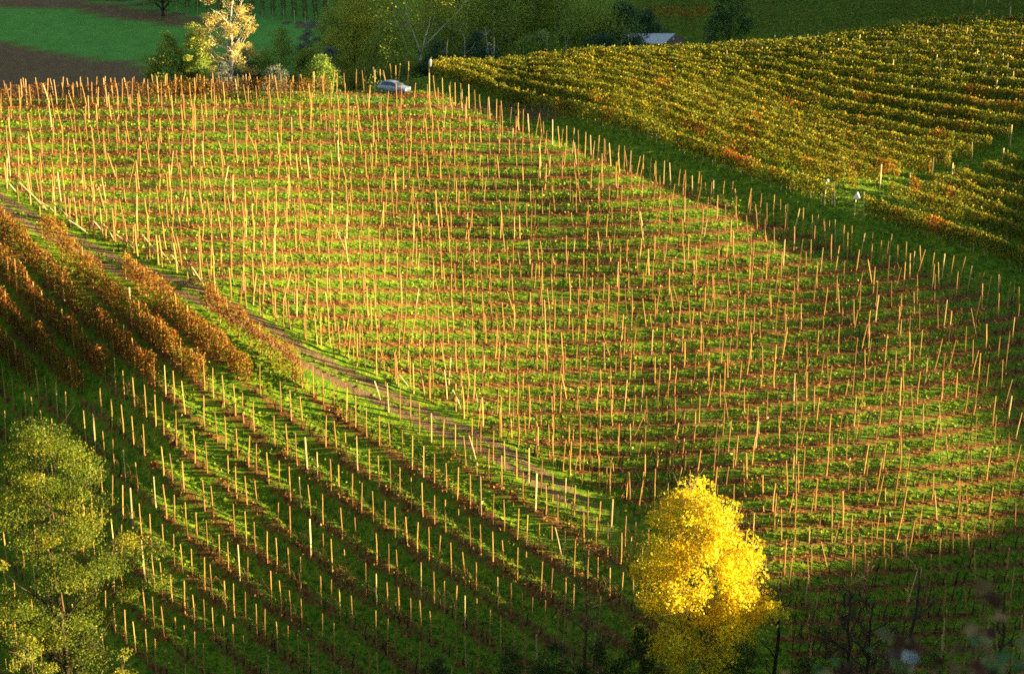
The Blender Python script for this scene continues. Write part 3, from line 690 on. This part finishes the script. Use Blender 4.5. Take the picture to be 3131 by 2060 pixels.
def at(u, v, d):
    p = unproj(u, v, d); return float(p[0]), float(p[1]), float(p[2])
def egg(lo=.45, p=.8): return lambda t: (math.sin(math.pi * min(1, max(0, .12 + .88 * t)) ** p) ** .7 if t < 1 else 0) * (1 if t > lo else .75 + .25 * t / lo)
M_POP = leaf_mat('poplar_leaf', .28, .5, .25, 6)
# golden poplar below the track
x, y, z = at(1628, 1135, 97)
def pop(t): return float(np.interp(t, [0, .18, .28, .4, .5, .6, .7, .8, .92, 1], [.62, .9, .98, 1.0, .96, .87, .74, .64, .47, .22]))
tree('poplar_tree', 'golden yellow leafy poplar glowing in the evening sun near the bottom', 'tree', x + 1.0, y, z, 8.7, pop,
     [(.80, .62, .014), (.72, .52, .012), (.86, .72, .03), (.36, .40, .02), (.62, .40, .015)], (5, 4, 2.5, 1.8, 1), 40000, (.09, .22), .2, (.25, .2, .12), None, .36, .46, 230, flat=1.0, nlimb=46, mat=M_POP, lean=(-1.3, 0))
# loose green yellow tree bottom left
x, y, z = at(95, 985, 94)
def rob(t): return float(np.interp(t, [0, .1, .28, .4, .5, .62, .8, .93, 1], [.35, .8, .55, .98, 1.0, .72, .62, .4, .15]))
tree('locust_tree', 'large loose green and yellow tree filling the bottom left corner', 'tree', x, y, z, 11.6, rob,
     [(.16, .22, .015), (.11, .16, .012), (.30, .28, .018), (.05, .08, .009)], (4, 4, 2, 3), 64000, (.07, .14), .26, (.06, .04, .028), None, .28, .5, 130, flat=.45, nlimb=34)
x, y, z = at(290, 1512, 93)
tree('shrub', 'small yellow green shrub top at the bottom edge, right of the corner tree', 'shrub', x, y, z, 3.4, egg(), [(.32, .32, .04), (.2, .24, .03)], (3, 2), 4500, (.08, .14), .06, z_lo=.4, n_clump=40, clump=.6)
x, y, z = at(60, 1480, 91)
tree('shrub', 'low lit shrub under the corner tree at the bottom left', 'shrub', x, y, z, 4.5, egg(), [(.26, .27, .03), (.16, .2, .02)], (3, 2), 5000, (.08, .14), .06, z_lo=.4, n_clump=40, clump=.6)
# leafless trees
def bare_tree(name, label, u, vtop, d, r, col, spread, lean=0, n1=9, n2=4, n3=3, group=None, trunkfrac=.8, dense=1.0):
    x, y, top = at(u, vtop, d); z = float(H(x, y)); h = top - z; root = empty(name, (x, y, z - .1)); mb = MB()
    n = 11; t = np.linspace(0, 1, n); wob = np.cumsum(rng.normal(0, .016 * h / 3, (n, 2)), 0)
    TP = np.stack([wob[:, 0] - lean * (1 - t), wob[:, 1], t * h * trunkfrac - .1], -1); mb.tube(TP, r * (1 - .75 * t), 7, col)
    for _ in range(n1):
        f = rng.uniform(.38, .98); a = np.array([np.interp(f, t, TP[:, i]) for i in range(3)]); ph = rng.uniform(0, 6.28); L = spread * rng.uniform(.5, 1) * (1.2 - f * .5)
        b = a + np.array([math.cos(ph) * L, math.sin(ph) * L, rng.uniform(.5, 1.3) * L]); b[2] = min(b[2], h * rng.uniform(.9, 1.0))
        P = limb(mb, a, b, r * .38 * (1.1 - f * .6), .02, -.15, col, 6)
        for _ in range(n2):
            i = rng.integers(2, 6); e = P[i] + rng.normal(0, L * .28, 3); e[2] = min(e[2] + .15 * L, h); Q = limb(mb, P[i], e, .022, .009, 0, col, 4, 4)
            for _ in range(n3):
                limb(mb, Q[rng.integers(1, 4)], Q[3] + rng.normal(0, L * .18, 3), .011, .005, 0, col, 3, 3)
    mb.build('trunk', M_BARK, root); tag(root, label, 'tree', group); return root
g_ = 'leafless trees along the bottom edge'
bare_tree('bare_tree', 'leafless brown tree with forked twigs left of the golden poplar', 1378, 1135, 98, .17, (.17, .11, .06), 2.4, n1=16, n2=6, n3=4, group=g_)
bare_tree('bare_tree', 'thin broken orange lit trunk left of the forked leafless tree', 1305, 1270, 99, .1, (.34, .21, .11), .9, n1=3, n2=2, n3=1, group=g_)
bare_tree('bare_tree', 'dark bare trunk just right of the golden poplar', 1815, 1235, 98, .2, (.05, .04, .03), 1.5, n1=6, n2=3, n3=2, group=g_)
bare_tree('bare_tree', 'dark twiggy dead tree second to the right of the poplar', 1995, 1240, 97, .2, (.05, .035, .025), 2.2, n1=22, n2=8, n3=5, group=g_)
bare_tree('bare_tree', 'dark dead tree with dense tangled twigs between two bare trunks', 2050, 1280, 97, .17, (.05, .035, .025), 2.0, n1=24, n2=8, n3=5, group=g_)
bare_tree('bare_tree', 'dark forked trunk with a long branch to the right, bottom right', 2148, 1190, 97, .23, (.06, .045, .035), 2.7, n1=9, n2=4, n3=3, group=g_)
bare_tree('bare_tree', 'tall thin dark trunk at the right edge of the picture', 2368, 1235, 96, .2, (.06, .045, .035), 1.6, n1=7, n2=3, n3=2, group=g_)
bare_tree('bare_tree', 'slim leaning dark sapling between the poplar and the twiggy dead trees', 1905, 1290, 98, .07, (.09, .06, .04), 1.2, n1=8, n2=3, n3=2, group=g_)
bare_tree('bare_tree', 'slim dark sapling close beside the leftmost dark trunk right of poplar', 1862, 1330, 98, .06, (.08, .055, .04), 1.1, n1=8, n2=3, n3=2, group=g_)
for (u, vt, d, r, lean, lab) in [(1085, 20, 219, .10, .5, 'slim pale leafless trunk, first to the right of the forked tree'), (1128, 5, 220, .09, -1.2, 'slim pale leaning trunk, second to the right of the forked tree'),
                                 (1150, 30, 218, .08, .6, 'slim pale trunk, third to the right of the forked tree'), (1265, 15, 220, .09, -.8, 'slim pale trunk over the middle of the leafy crest'), (1310, 25, 221, .07, .9, 'thin pale trunk right of the middle of the woods'), (1042, 40, 218, .07, .4, 'thin pale trunk close to the forked tree')]:
    bare_tree('slim_tree', lab, u, vt, d, r, (.30, .30, .27), 1.8, lean, n1=5, n2=2, n3=1, group='slim pale trunks at the edge of the woods')
# dark bushes along the bottom
for (u, vt, d, w, lab) in [(1180, 1500, 101, 4, 'leftmost dark bush of the bottom thicket'), (1290, 1470, 100, 4.5, 'second dark bush of the bottom thicket from the left'), (1400, 1480, 99, 4.5, 'dark bush under the leafless forked tree'),
                           (1490, 1455, 100, 4, 'dark bush between the leafless tree and the poplar'), (1730, 1490, 96, 4.5, 'dull green bush at the foot of the golden poplar'), (1010, 1500, 101, 3.2, 'low green bush left of the bottom thicket'),
                           (1870, 1530, 98, 4, 'low dark bush right of the poplar foot'), (2160, 1500, 97, 4.5, 'low dark bush between the bare trunks, bottom right')]:
    x, y, z = at(u, vt, d)
    tree('bush', lab, 'bush', x, y, z, w, egg(.3, .7), [(.05, .09, .015), (.09, .12, .02), (.16, .17, .03)], (4, 3, 1.2), 6500, (.1, .17), .06, z_lo=.12, n_clump=60, clump=.6, group='dark bushes of the bottom thicket')

# ------------------------------------------------------------------ trees of the hollow behind the crest
GR = [(.10, .16, .025), (.15, .20, .03), (.20, .22, .03), (.07, .11, .02)]
YG = [(.22, .26, .03), (.32, .31, .035), (.14, .18, .025), (.40, .34, .04)]
DK = [(.03, .075, .035), (.05, .10, .04), (.02, .045, .02)]
PG = [(.20, .23, .19), (.13, .16, .12), (.26, .28, .23)]
BR = [(.19, .14, .09), (.14, .12, .07), (.24, .15, .08)]
WB = (.62, .58, .50)
GR = [tuple(1.9 * q for q in c) for c in GR]; YG = [tuple(1.6 * q for q in c) for c in YG]; DK = [tuple(1.5 * q for q in c) for c in DK]
bgt = [ # u, top v, d, width m, palette, weights, leaves, trunk r, bark, z_lo, label
 (378, 66, 221, 5.2, GR, (3, 3, 2, 2), 7000, .16, (.05, .04, .03), .3, 'small round yellow green tree, leftmost by the ploughed field'),
 (452, 52, 220, 4.8, GR, (2, 3, 4, 1), 7000, .15, (.06, .05, .04), .3, 'yellow topped tree just left of the white birch'),
 (430, 128, 222, 5.0, GR, (3, 2, 1, 2), 5000, .1, (.06, .05, .04), .1, 'dull grey green bush below the yellow topped tree'),
 (548, 92, 228, 6.0, BR, (3, 3, 2), 6000, .1, (.12, .08, .06), .1, 'brownish twiggy shrub right of the white birch'),
 (515, 145, 218, 4.5, PG, (3, 4, 1), 3600, .08, (.2, .2, .18), .1, 'pale grey willow bush at the foot of the birch'),
 (600, 108, 230, 6.5, GR, (3, 3, 1, 2), 7000, .12, (.06, .05, .04), .1, 'mid green bush, second right of the birch'),
 (658, 68, 236, 7.5, GR, (2, 4, 2, 1), 9000, .16, (.06, .05, .04), .15, 'round green tree left of the pale cone shaped tree'),
 (640, 148, 216, 5.0, PG, (1, 4, 0.5), 3600, .08, (.15, .14, .12), .1, 'low dusty green bush in front of the round tree'),
 (716, 42, 238, 4.2, PG, (4, 3, 2), 5200, .1, (.2, .2, .18), .2, 'pale grey cone shaped tree against the green field'),
 (712, 108, 228, 5.6, GR, (3, 3, 2, 1), 6000, .1, (.06, .05, .04), .1, 'dark green bush below the pale cone shaped tree'),
 (762, 96, 226, 3.6, PG, (4, 3, 2), 3600, .08, (.2, .2, .18), .2, 'small pale grey bush left of the tall woods'),
 (745, 132, 219, 6.0, GR, (3, 2, 1, 3), 6000, .1, (.06, .05, .04), .1, 'dark bush at the left foot of the woods'),
 (855, -60, 240, 13, GR + YG[:2], (2, 3, 2, 2, 2, 1.5), 18000, .3, (.03, .025, .02), .3, 'broad green tree at the left end of the woods'),
 (805, -10, 232, 9, YG, (3, 2, 3, .8), 10000, .22, (.02, .016, .014), .28, 'yellowish tree with a black leaning trunk behind the stakes'),
 (905, 60, 222, 8, GR, (3, 2, 1, 3), 9000, .15, (.05, .04, .03), .1, 'dark undergrowth tree left of the forked pale trunk'),
 (1060, -70, 246, 13, YG + GR[:2], (3, 2, 3, .8, 2, 2), 18000, .25, WB, .35, 'tall yellow green tree with slim pale trunk right of the forked one'),
 (1145, -80, 240, 12, GR + YG[:1], (2, 4, 2, 2, 2), 16000, .22, WB, .38, 'tall green tree with pale trunk, third from the forked one'),
 (1215, -70, 250, 12, GR + YG[:1], (2, 4, 2, 2, 2), 15000, .2, WB, .38, 'tall green tree with thin pale trunk, fourth in the woods'),
 (1300, -80, 244, 12, GR + YG[:2], (2, 3, 2, 2, 2, 1), 16000, .2, (.3, .28, .22), .3, 'tall olive green tree in the middle of the woods'),
 (1385, -30, 238, 11, GR, (3, 4, 2, 2), 15000, .2, (.08, .06, .05), .15, 'round green tree near the right end of the woods'),
 (1250, 70, 226, 8, GR, (3, 3, 1, 3), 10000, .12, (.05, .04, .03), .1, 'dark low tree in front of the olive green tree'),
 (1110, 80, 224, 7, DK, (2, 3, 1), 9000, .12, (.03, .025, .02), .1, 'dark bush in the gap between the pale trunks'),
 (1020, 100, 222, 6, DK, (2, 3, 1), 8000, .12, (.03, .025, .02), .1, 'dark bush behind the white post sleeve'),
 (1440, 8, 240, 7.5, DK, (3, 3, 2), 14000, .2, (.03, .025, .02), .12, 'dark blue green tree at the right end of the woods'),
 (1400, 78, 232, 8, DK, (3, 3, 2), 11000, .15, (.03, .025, .02), .1, 'dark bush at the foot of the blue green tree'),
 (1500, 25, 280, 7, DK + GR[:1], (3, 3, 2, 2), 10000, .2, (.03, .025, .02), .12, 'dark tree standing behind the shed'),
 (1700, -45, 262, 6.5, DK + GR[:2], (2, 3, 1, 2, 2), 12000, .25, (.03, .025, .02), .08, 'tall dark green tree in front of the far vineyard'),
 (372, -75, 322, 8, GR + BR[:1], (2, 2, 1, 1, 2), 6000, .3, (.05, .04, .035), .3, 'brown green tree by the far vine rows, top left'),
 (240, -60, 335, 9, DK + GR[:1], (2, 2, 1, 1), 6000, .3, (.03, .03, .02), .2, 'dark tree beside the far lane, top left'),
 (780, 10, 262, 9, GR, (3, 3, 2, 2), 10000, .2, (.05, .04, .035), .15, 'green tree between the far vine rows and the woods')]
for (u, vt, d, w, pal, wt, n, r, bk, zl, lab) in bgt:
    x, y, z = at(u, vt, d)
    tree('broadleaf_tree' if w > 5.4 else 'bush', lab, 'tree' if w > 5.4 else 'bush', x, y, z, w * 1.22, egg(.4, .8), pal, wt, int(n * 1.7), (.16, .3), r, bk, 'trees and bushes in the hollow behind the crest', zl, n_clump=int(50 + w * 9), clump=.8, nlimb=14, lean=(1.6, 0) if 'leaning' in lab else (0, 0))
# birch catching the last sun
x, y, z = at(520, -75, 219)
b = tree('birch_tree', 'sunlit birch with white trunk and golden leaves', 'tree', x - .6, y, z, 7.6, lambda t: float(np.interp(t, [0, .2, .5, .8, 1], [.55, .8, 1, .8, .3])), [(.62, .50, .16), (.52, .40, .11), (.72, .60, .24)], (3, 2, 1), 11000, (.14, .26), .36, (.82, .78, .72), None, .36, .72, 80, nlimb=34, lean=(1.0, 0))
# forked pale tree behind the car
x, y, z = at(972, 168, 227); root = empty('forked_tree', (x, y, float(H(x, y)) - .1)); s_ = 227 / F
def rel(u, v): return np.array([(u - 972) * s_, rng.uniform(-.3, .3), at(972, v, 227)[2] - float(H(x, y)) + .1])
mb = MB(); c = (.50, .50, .47)
mb.tube([rel(972, 172) * (1, 0, 1) - (0, 0, 1.0), rel(975, 150), rel(980, 125)], [.19, .16, .14], 7, c)
for pts, r in [([(980, 125), (970, 95), (958, 60), (948, 20), (940, -30)], .10), ([(980, 125), (988, 90), (1000, 50), (1005, 0), (1012, -50)], .10), ([(984, 112), (1010, 80), (1040, 48), (1062, 25), (1090, -10)], .085),
               ([(962, 70), (950, 50), (935, 30), (920, -10)], .05), ([(1000, 55), (1015, 30), (1020, 0)], .04), ([(948, 160), (945, 100), (930, 60), (915, 20)], .06)]:
    P = [rel(*q) for q in pts]; mb.tube(P, np.linspace(r, r * .35, len(P)), 6, c)
mb.build('trunk', M_BARK, root, smooth=True)
n = 13000; C = np.array([rel(u, v) for u, v in [(rng.uniform(880, 1090), rng.uniform(-110, 42)) for _ in range(80)]]); C[:, 1] += rng.normal(0, 2.0, len(C))
i = rng.integers(0, len(C), n); V, Fq = quads(C[i] + rng.normal(0, .75, (n, 3)), rng.uniform(.15, .28, n)); mesh_obj('crown', V, Fq, M_LEAF, root, rep4(pick(YG + GR[:2], (3, 2, 3, 1, 3, 3), n)))
tag(root, 'pale trunked tree forking in three behind the parked car', 'tree')

# ------------------------------------------------------------------ far vineyards
for i, u in enumerate(np.arange(335, 850, 25.0)):
    v = float(np.interp(u, [330, 450, 600, 700, 850], [14, 30, 47, 56, 66])); p = cast([u], [v])[0]
    if np.isnan(p[0]): continue
    t = np.arange(0, 42, 1.0); X = p[0] - t * .13; Y = p[1] + t; P = np.stack([X, Y, H(X, Y)], -1)
    vine_row(P, 'narrow far vine row in the shade, %s from the left at the top' % ordn(i), 'far vine rows at the top left', n_per_m=55, w=.4, z0=.7, z1=2.0, pal=[(.14, .15, .03), (.09, .12, .02), (.22, .19, .05)], wt=(3, 3, 1.5), size=(.2, .34), trunks=False)
    o = bpy.data.objects.new('vineyard_post', CM[0][1]); COL.objects.link(o); o.location = P[0]; tag(o, 'pale post ending the far vine row, %s from the left at the top' % ordn(i), 'post', 'posts ending the far vine rows')
ri = 0
for v0 in [128, 114, 101, 89, 78, 67, 57, 47, 37, 27, 17, 7, -4]:
    us = np.arange(1440, 2520, 12.0); P = cast(us, v0 - .028 * (us - 1500) + 3 * np.sin(us / 130), dmin=238); P = P[~np.isnan(P[:, 0])]
    if len(P) < 10: continue
    pal = [(.13, .20, .03), (.20, .26, .035), (.30, .28, .04), (.24, .10, .03)]
    def redF(Q, pn, v0=v0):
        u, v, _ = proj(Q); return (.85 if v0 in (57, 47) else .0) * ((u > 1510) & (u < 1690)) + .04
    vine_row(P, 'dim green vine row crossing the far hillside, %s from below' % ordn(ri), 'vine rows on the far right hillside', n_per_m=60, w=.6, z0=.5, z1=2.1, pal=pal, wt=(4, 4, 2, .5), size=(.2, .36), trunks=False, redf=redF, lumps=1.3)
    ri += 1
for i, (u, v) in enumerate([(1800, 104), (1834, 103), (1868, 102), (1900, 101), (1923, 104), (1640, 108), (2236, 22), (2262, 24), (2290, 26), (2318, 28), (2345, 30)]):
    p = cast([u], [v + 6], dmin=238)[0]
    if np.isnan(p[0]): continue
    o = bpy.data.objects.new('vineyard_post', CM[1][1]); COL.objects.link(o); o.location = p; tag(o, 'thin grey post at the foot of the far hillside, %s from the left' % ordn(sorted([1800,1834,1868,1900,1923,1640,2236,2262,2290,2318,2345]).index(u)), 'post', 'posts on the far hillside')

# ------------------------------------------------------------------ open shed
METAL = plain_mat('roof_metal', (.55, .56, .58), .45, .3, 3, .25); DARKW = plain_mat('dark_board', (.10, .06, .045), .8, 0, 6, .4)
x, y, zt = at(1500, 84, 258); zg = float(H(x, y)); root = empty('shed', (x, y, zg)); hz = zt - zg; sc = 258 / F
L = lambda u: (u - 1500) * sc
mb = MB(); y0, y1 = -1.6, 2.2
zl_, zh = hz - 1.0, hz
mb.add([(L(1424), y0, zl_), (L(1541), y0, zl_), (L(1573), y1, zh), (L(1450), y1, zh), (L(1424), y0, zl_ + .06), (L(1541), y0, zl_ + .06), (L(1573), y1, zh + .06), (L(1450), y1, zh + .06)],
       [(0, 1, 2, 3), (7, 6, 5, 4), (0, 4, 5, 1), (1, 5, 6, 2), (2, 6, 7, 3), (3, 7, 4, 0)])
for q in range(14):
    a = q / 13; mb.add([(L(1424 + 117 * a) - .03, y0, zl_ + .065), (L(1424 + 117 * a) + .03, y0, zl_ + .065), (L(1450 + 123 * a) + .03, y1, zh + .065), (L(1450 + 123 * a) - .03, y1, zh + .065), (L(1424 + 117 * a), y0, zl_ + .11), (L(1450 + 123 * a), y1, zh + .11)], [(0, 1, 4), (2, 3, 5), (1, 2, 5, 4), (3, 0, 4, 5)])
mb.build('roof', METAL, root)
mb = MB(); mb.add([(L(1573), y1, zh - .02), (L(1600), y1 + 1.5, zl_ - .2), (L(1600), y1 + 1.5, zl_ - .12), (L(1573), y1, zh + .05), (L(1548), y0, zl_ - .02), (L(1575), y0 + .5, zl_ - .8), (L(1575), y0 + .5, zl_ - .7), (L(1548), y0, zl_ + .05)], [(0, 1, 2, 3), (4, 7, 6, 5), (0, 4, 5, 1), (3, 2, 6, 7)])
mb.build('side_roof', DARKW, root)
mb = MB(); mb.box(L(1440), L(1545), y1 - .35, y1 - .25, 0, zl_ - .1); mb.build('back_wall', DARKW, root)
for u in (1432, 1490, 1538, 1566): 
    mb = MB(); yy = y0 + .15 if u < 1560 else .4; mb.box(L(u) - .09, L(u) + .09, yy - .09, yy + .09, -.5, zl_ + .1 if u < 1560 else zh - .35); mb.build('post', CMAT if False else PLAS, root)
tag(root, 'open shed with a pale metal roof beyond the leafy vineyard', 'shed')

# ------------------------------------------------------------------ parked car
PAINT = plain_mat('car_paint', (.20, .28, .44), .28, .35, 2, .05, .6); GLASS = plain_mat('car_glass', (.03, .04, .06), .08, 0, 2, .05, .8)
TYRE = plain_mat('tyre', (.02, .02, .02), .85, 0, 30, .2); RIM = plain_mat('rim', (.5, .5, .52), .35, .8, 10, .1); LAMP = plain_mat('lamp_glass', (.8, .82, .85), .15, 0, 5, .05); BLK = plain_mat('black_trim', (.025, .025, .03), .6, 0, 5, .1)
q = cast([916], [216])[0]
car = empty('parked_car', q, R(-24)); car.scale = (.88, .88, .88)
prof = [  # x (front +), lower z, belt z, roof z, half width low, half width roof
 (-1.95, .42, .80, .80, .72, .60), (-1.86, .30, .93, .95, .80, .62), (-1.62, .24, .97, 1.22, .83, .60), (-1.25, .22, .98, 1.41, .84, .57), (-.75, .22, .97, 1.47, .84, .58), (-.1, .22, .95, 1.46, .84, .58), (.35, .22, .93, 1.36, .84, .56),
 (.78, .22, .91, 1.10, .84, .60), (1.05, .22, .89, .93, .83, .66), (1.55, .24, .80, .83, .82, .64), (1.88, .28, .68, .70, .76, .58), (1.98, .36, .56, .57, .66, .5)]
V = []
for (px, zl, zb, zr, wl, wr) in prof:
    V += [(px, -wl * .93, zl), (px, -wl, zl + .14), (px, -wl, zb - .06), (px, -wl * .96, zb), (px, -wr, zr - .03), (px, -wr * .82, zr), (px, wr * .82, zr), (px, wr, zr - .03), (px, wl * .96, zb), (px, wl, zb - .06), (px, wl, zl + .14), (px, wl * .93, zl)]
k = 12; Fc = [(i * k + j, (i + 1) * k + j, (i + 1) * k + (j + 1) % k, i * k + (j + 1) % k) for i in range(len(prof) - 1) for j in range(k)] + [tuple(range(k)), tuple((len(prof) - 1) * k + j for j in range(k - 1, -1, -1))]
bo = mesh_obj('body', V, Fc, PAINT, car, smooth=True)
md = bo.modifiers.new('soft', 'BEVEL'); md.width = .02; md.segments = 2
def pane(name, pts, mat=GLASS, t=.012):
    p = np.array(pts, float); nrm = np.cross(p[1] - p[0], p[2] - p[0]); nrm /= np.linalg.norm(nrm); c = p.mean(0)
    if np.dot(nrm, c - np.array([0, 0, .8])) < 0: nrm = -nrm
    n = len(p); a = p + nrm * .004; b_ = p + nrm * (t + .004)
    return mesh_obj(name, np.concatenate([a, b_]), [tuple(range(n)), tuple(range(2 * n - 1, n - 1, -1))] + [(i, (i + 1) % n, n + (i + 1) % n, n + i) for i in range(n)], mat, car)
pane('windshield', [(.40, -.49, 1.34), (.40, .49, 1.34), (1.0, .60, .955), (1.0, -.60, .955)])
pane('rear_window', [(-1.3, -.47, 1.38), (-1.3, .47, 1.38), (-1.8, .56, .99), (-1.8, -.56, .99)])
for sgn in (-1, 1):
    f = lambda X, Z: (X, sgn * float(np.interp(Z, [.95, 1.42], [.815, .60])), Z)
    pane('side_window', [f(.30, 1.33), f(.80, 1.0), f(-.22, 1.01), f(-.22, 1.40)])
    pane('side_window', [f(-.30, 1.40), f(-.30, 1.01), f(-1.08, 1.03), f(-1.05, 1.38)])
    pane('side_window', [f(-1.15, 1.34), f(-1.16, 1.03), f(-1.52, 1.03)])
    mb = MB(); mb.box(.62, .78, sgn * .86 - .07, sgn * .86 + .07, .96, 1.08); mb.build('mirror', PAINT, car)
    mb = MB(); mb.tube([(1.83, sgn * .52, .66), (1.93, sgn * .5, .645), (1.955, sgn * .49, .64)], [.13, .13, .1], 10); mb.build('headlight', LAMP, car, smooth=True)
    mb = MB(); mb.box(-1.98, -1.88, sgn * .62 - .08, sgn * .62 + .08, .68, .86); mb.build('tail_lamp', plain_mat('red_lens', (.5, .02, .02), .2), car)
    for wx in (-1.25, 1.25):
        mb = MB(); yy = sgn * .80
        n = 22; V = []; 
        for (yo, rr) in [(-.09, .19), (-.09, .285), (-.06, .305), (.06, .305), (.09, .285), (.09, .19)]:
            V += [(rr * math.cos(2 * math.pi * j / n), yo, rr * math.sin(2 * math.pi * j / n)) for j in range(n)]
        mb.add(V, [(i * n + j, i * n + (j + 1) % n, ((i + 1) % 6) * n + (j + 1) % n, ((i + 1) % 6) * n + j) for i in range(6) for j in range(n)])
        wo = mb.build('wheel', TYRE, car, smooth=True); wo.location = (wx, yy, .305)
        mb = MB(); mb.tube([(0, -.075, 0), (0, .075, 0)], [.195, .195], 16); mb.build('rim', RIM, wo)
mb = MB(); mb.box(1.93, 2.03, -.62, .62, .32, .46); mb.build('front_bumper', BLK, car)
mb = MB(); mb.box(-2.03, -1.92, -.68, .68, .40, .54); mb.build('rear_bumper', BLK, car)
mb = MB(); mb.box(1.935, 1.985, -.3, .3, .52, .6); mb.build('grille', BLK, car)
tag(car, 'silver blue hatchback parked on the grass among the stakes at the crest', 'car')

# ------------------------------------------------------------------ dry branch heap beside the track and leaves close to the camera
for i, (u, v, w) in enumerate([(455, 655, 1.6), (1140, 1000, 1.4)]):
    p = cast([u], [v])[0]; mb = MB()
    for _ in range(90):
        a = np.array([rng.normal(0, w * .35), rng.normal(0, .3), abs(rng.normal(0, .16))]); b_ = a + rng.normal(0, .35, 3) * (1.3, 1, .4); b_[2] = abs(b_[2]); mb.tube([a, (a + b_) / 2 + rng.normal(0, .04, 3), b_], [.014, .012, .008], 4, random.choice([(.2, .1, .05), (.12, .07, .04)]))
    o = mb.build('brush_heap', M_BARK); o.location = p; tag(o, ['heap of cut vine branches by the upper track bend', 'low heap of cut branches where the rows meet the track'][i], 'brush heap')
def leafy_spray(x, y, z, n, label, cols, wt, s=.06):
    gz = float(H(x, y)); root = empty('bramble', (x, y, gz)); mb = MB(); top = z - gz; V_, F_, C_, nn = [], [], [], 0
    for j in range(n * 2):
        e = np.array([rng.normal(0, .26), rng.normal(0, .3), top * rng.uniform(.9, 1.02)]); b_ = np.array([e[0] * .4, e[1] * .3, 0])
        P = limb(mb, b_, e, .012, .004, .15, (.12, .06, .04), 6, 4)
        for _ in range(5):
            c = P[rng.integers(4, 6)] + rng.normal(0, .06, 3); a = rng.uniform(0, 6.28); nr = rng.normal(0, 1, 3) + (0, -1.2, .5); nr /= np.linalg.norm(nr); t = np.cross(nr, (0, 0, 1)); t /= np.linalg.norm(t); bb = np.cross(nr, t); r = s * rng.uniform(.6, 1.1)
            m = 10; ring = [c + r * (1 + .22 * math.cos(5 * q * 2 * math.pi / m)) * (t * math.cos(2 * math.pi * q / m) + bb * math.sin(2 * math.pi * q / m)) + nr * .012 * math.cos(4 * math.pi * q / m) for q in range(m)]
            V_ += ring; F_.append(tuple(range(nn, nn + m))); nn += m; C_ += [pick(cols, wt, 1)[0]] * m
    mb.build('stems', M_BARK, root); mesh_obj('leaves', V_, F_, M_LEAF, root, C_); tag(root, label, 'bramble', 'blurred leaves close to the camera')
BL = [(.07, .15, .05), (.17, .18, .07), (.07, .03, .025), (.22, .15, .08)]
for (u, v, d, n, lab, wt) in [(1960, 1545, 11, 4, 'blurred green leaves at the bottom edge, leftmost', (4, 3, 1, 0)), (2070, 1530, 11, 4, 'blurred green and red leaves second from the left, bottom edge', (3, 2, 2, 1)), (2195, 1500, 10.5, 6, 'blurred brownish leaf spray before the dark hollow, bottom right', (1, 2, 2, 3)),
                              (2290, 1525, 10, 6, 'blurred olive leaves near the bottom right corner', (3, 2, 2, 2)), (2365, 1510, 9.5, 6, 'blurred rusty leaves in the bottom right corner', (1, 1, 4, 2)), (2160, 1460, 12, 2, 'thin blurred brown leaf shoot rising above the corner leaves', (0, 2, 1, 4)), (1880, 1560, 11, 3, 'dark red blurred leaves low at the bottom edge', (0, 0, 4, 1))]:
    x, y, z = at(u, v + 36, d); leafy_spray(x, y, z, n, lab, BL, wt)
x, y, z = at(2116, 1528, 10.5); gz = float(H(x, y)); root = empty('seed_head', (x, y, gz)); mb = MB(); mb.tube([(0, 0, 0), (.03, .02, (z - gz) * .5), (0, 0, z - gz)], [.008, .006, .004], 5, (.2, .15, .1)); mb.build('stem', M_BARK, root)
n = 500; g = rng.normal(0, 1, (n, 3)); g /= np.linalg.norm(g, axis=1, keepdims=True); V, Fq = quads(g * rng.uniform(.01, .045, (n, 1)) * (1.2, 1.2, .8) + (0, 0, z - gz), np.full(n, .02)); mesh_obj('fluff', V, Fq, M_LITTER, root, rep4(np.tile((.6, .62, .66), (n, 1))))
tag(root, 'pale fluffy seed head, blurred, at the bottom right', 'seed head')
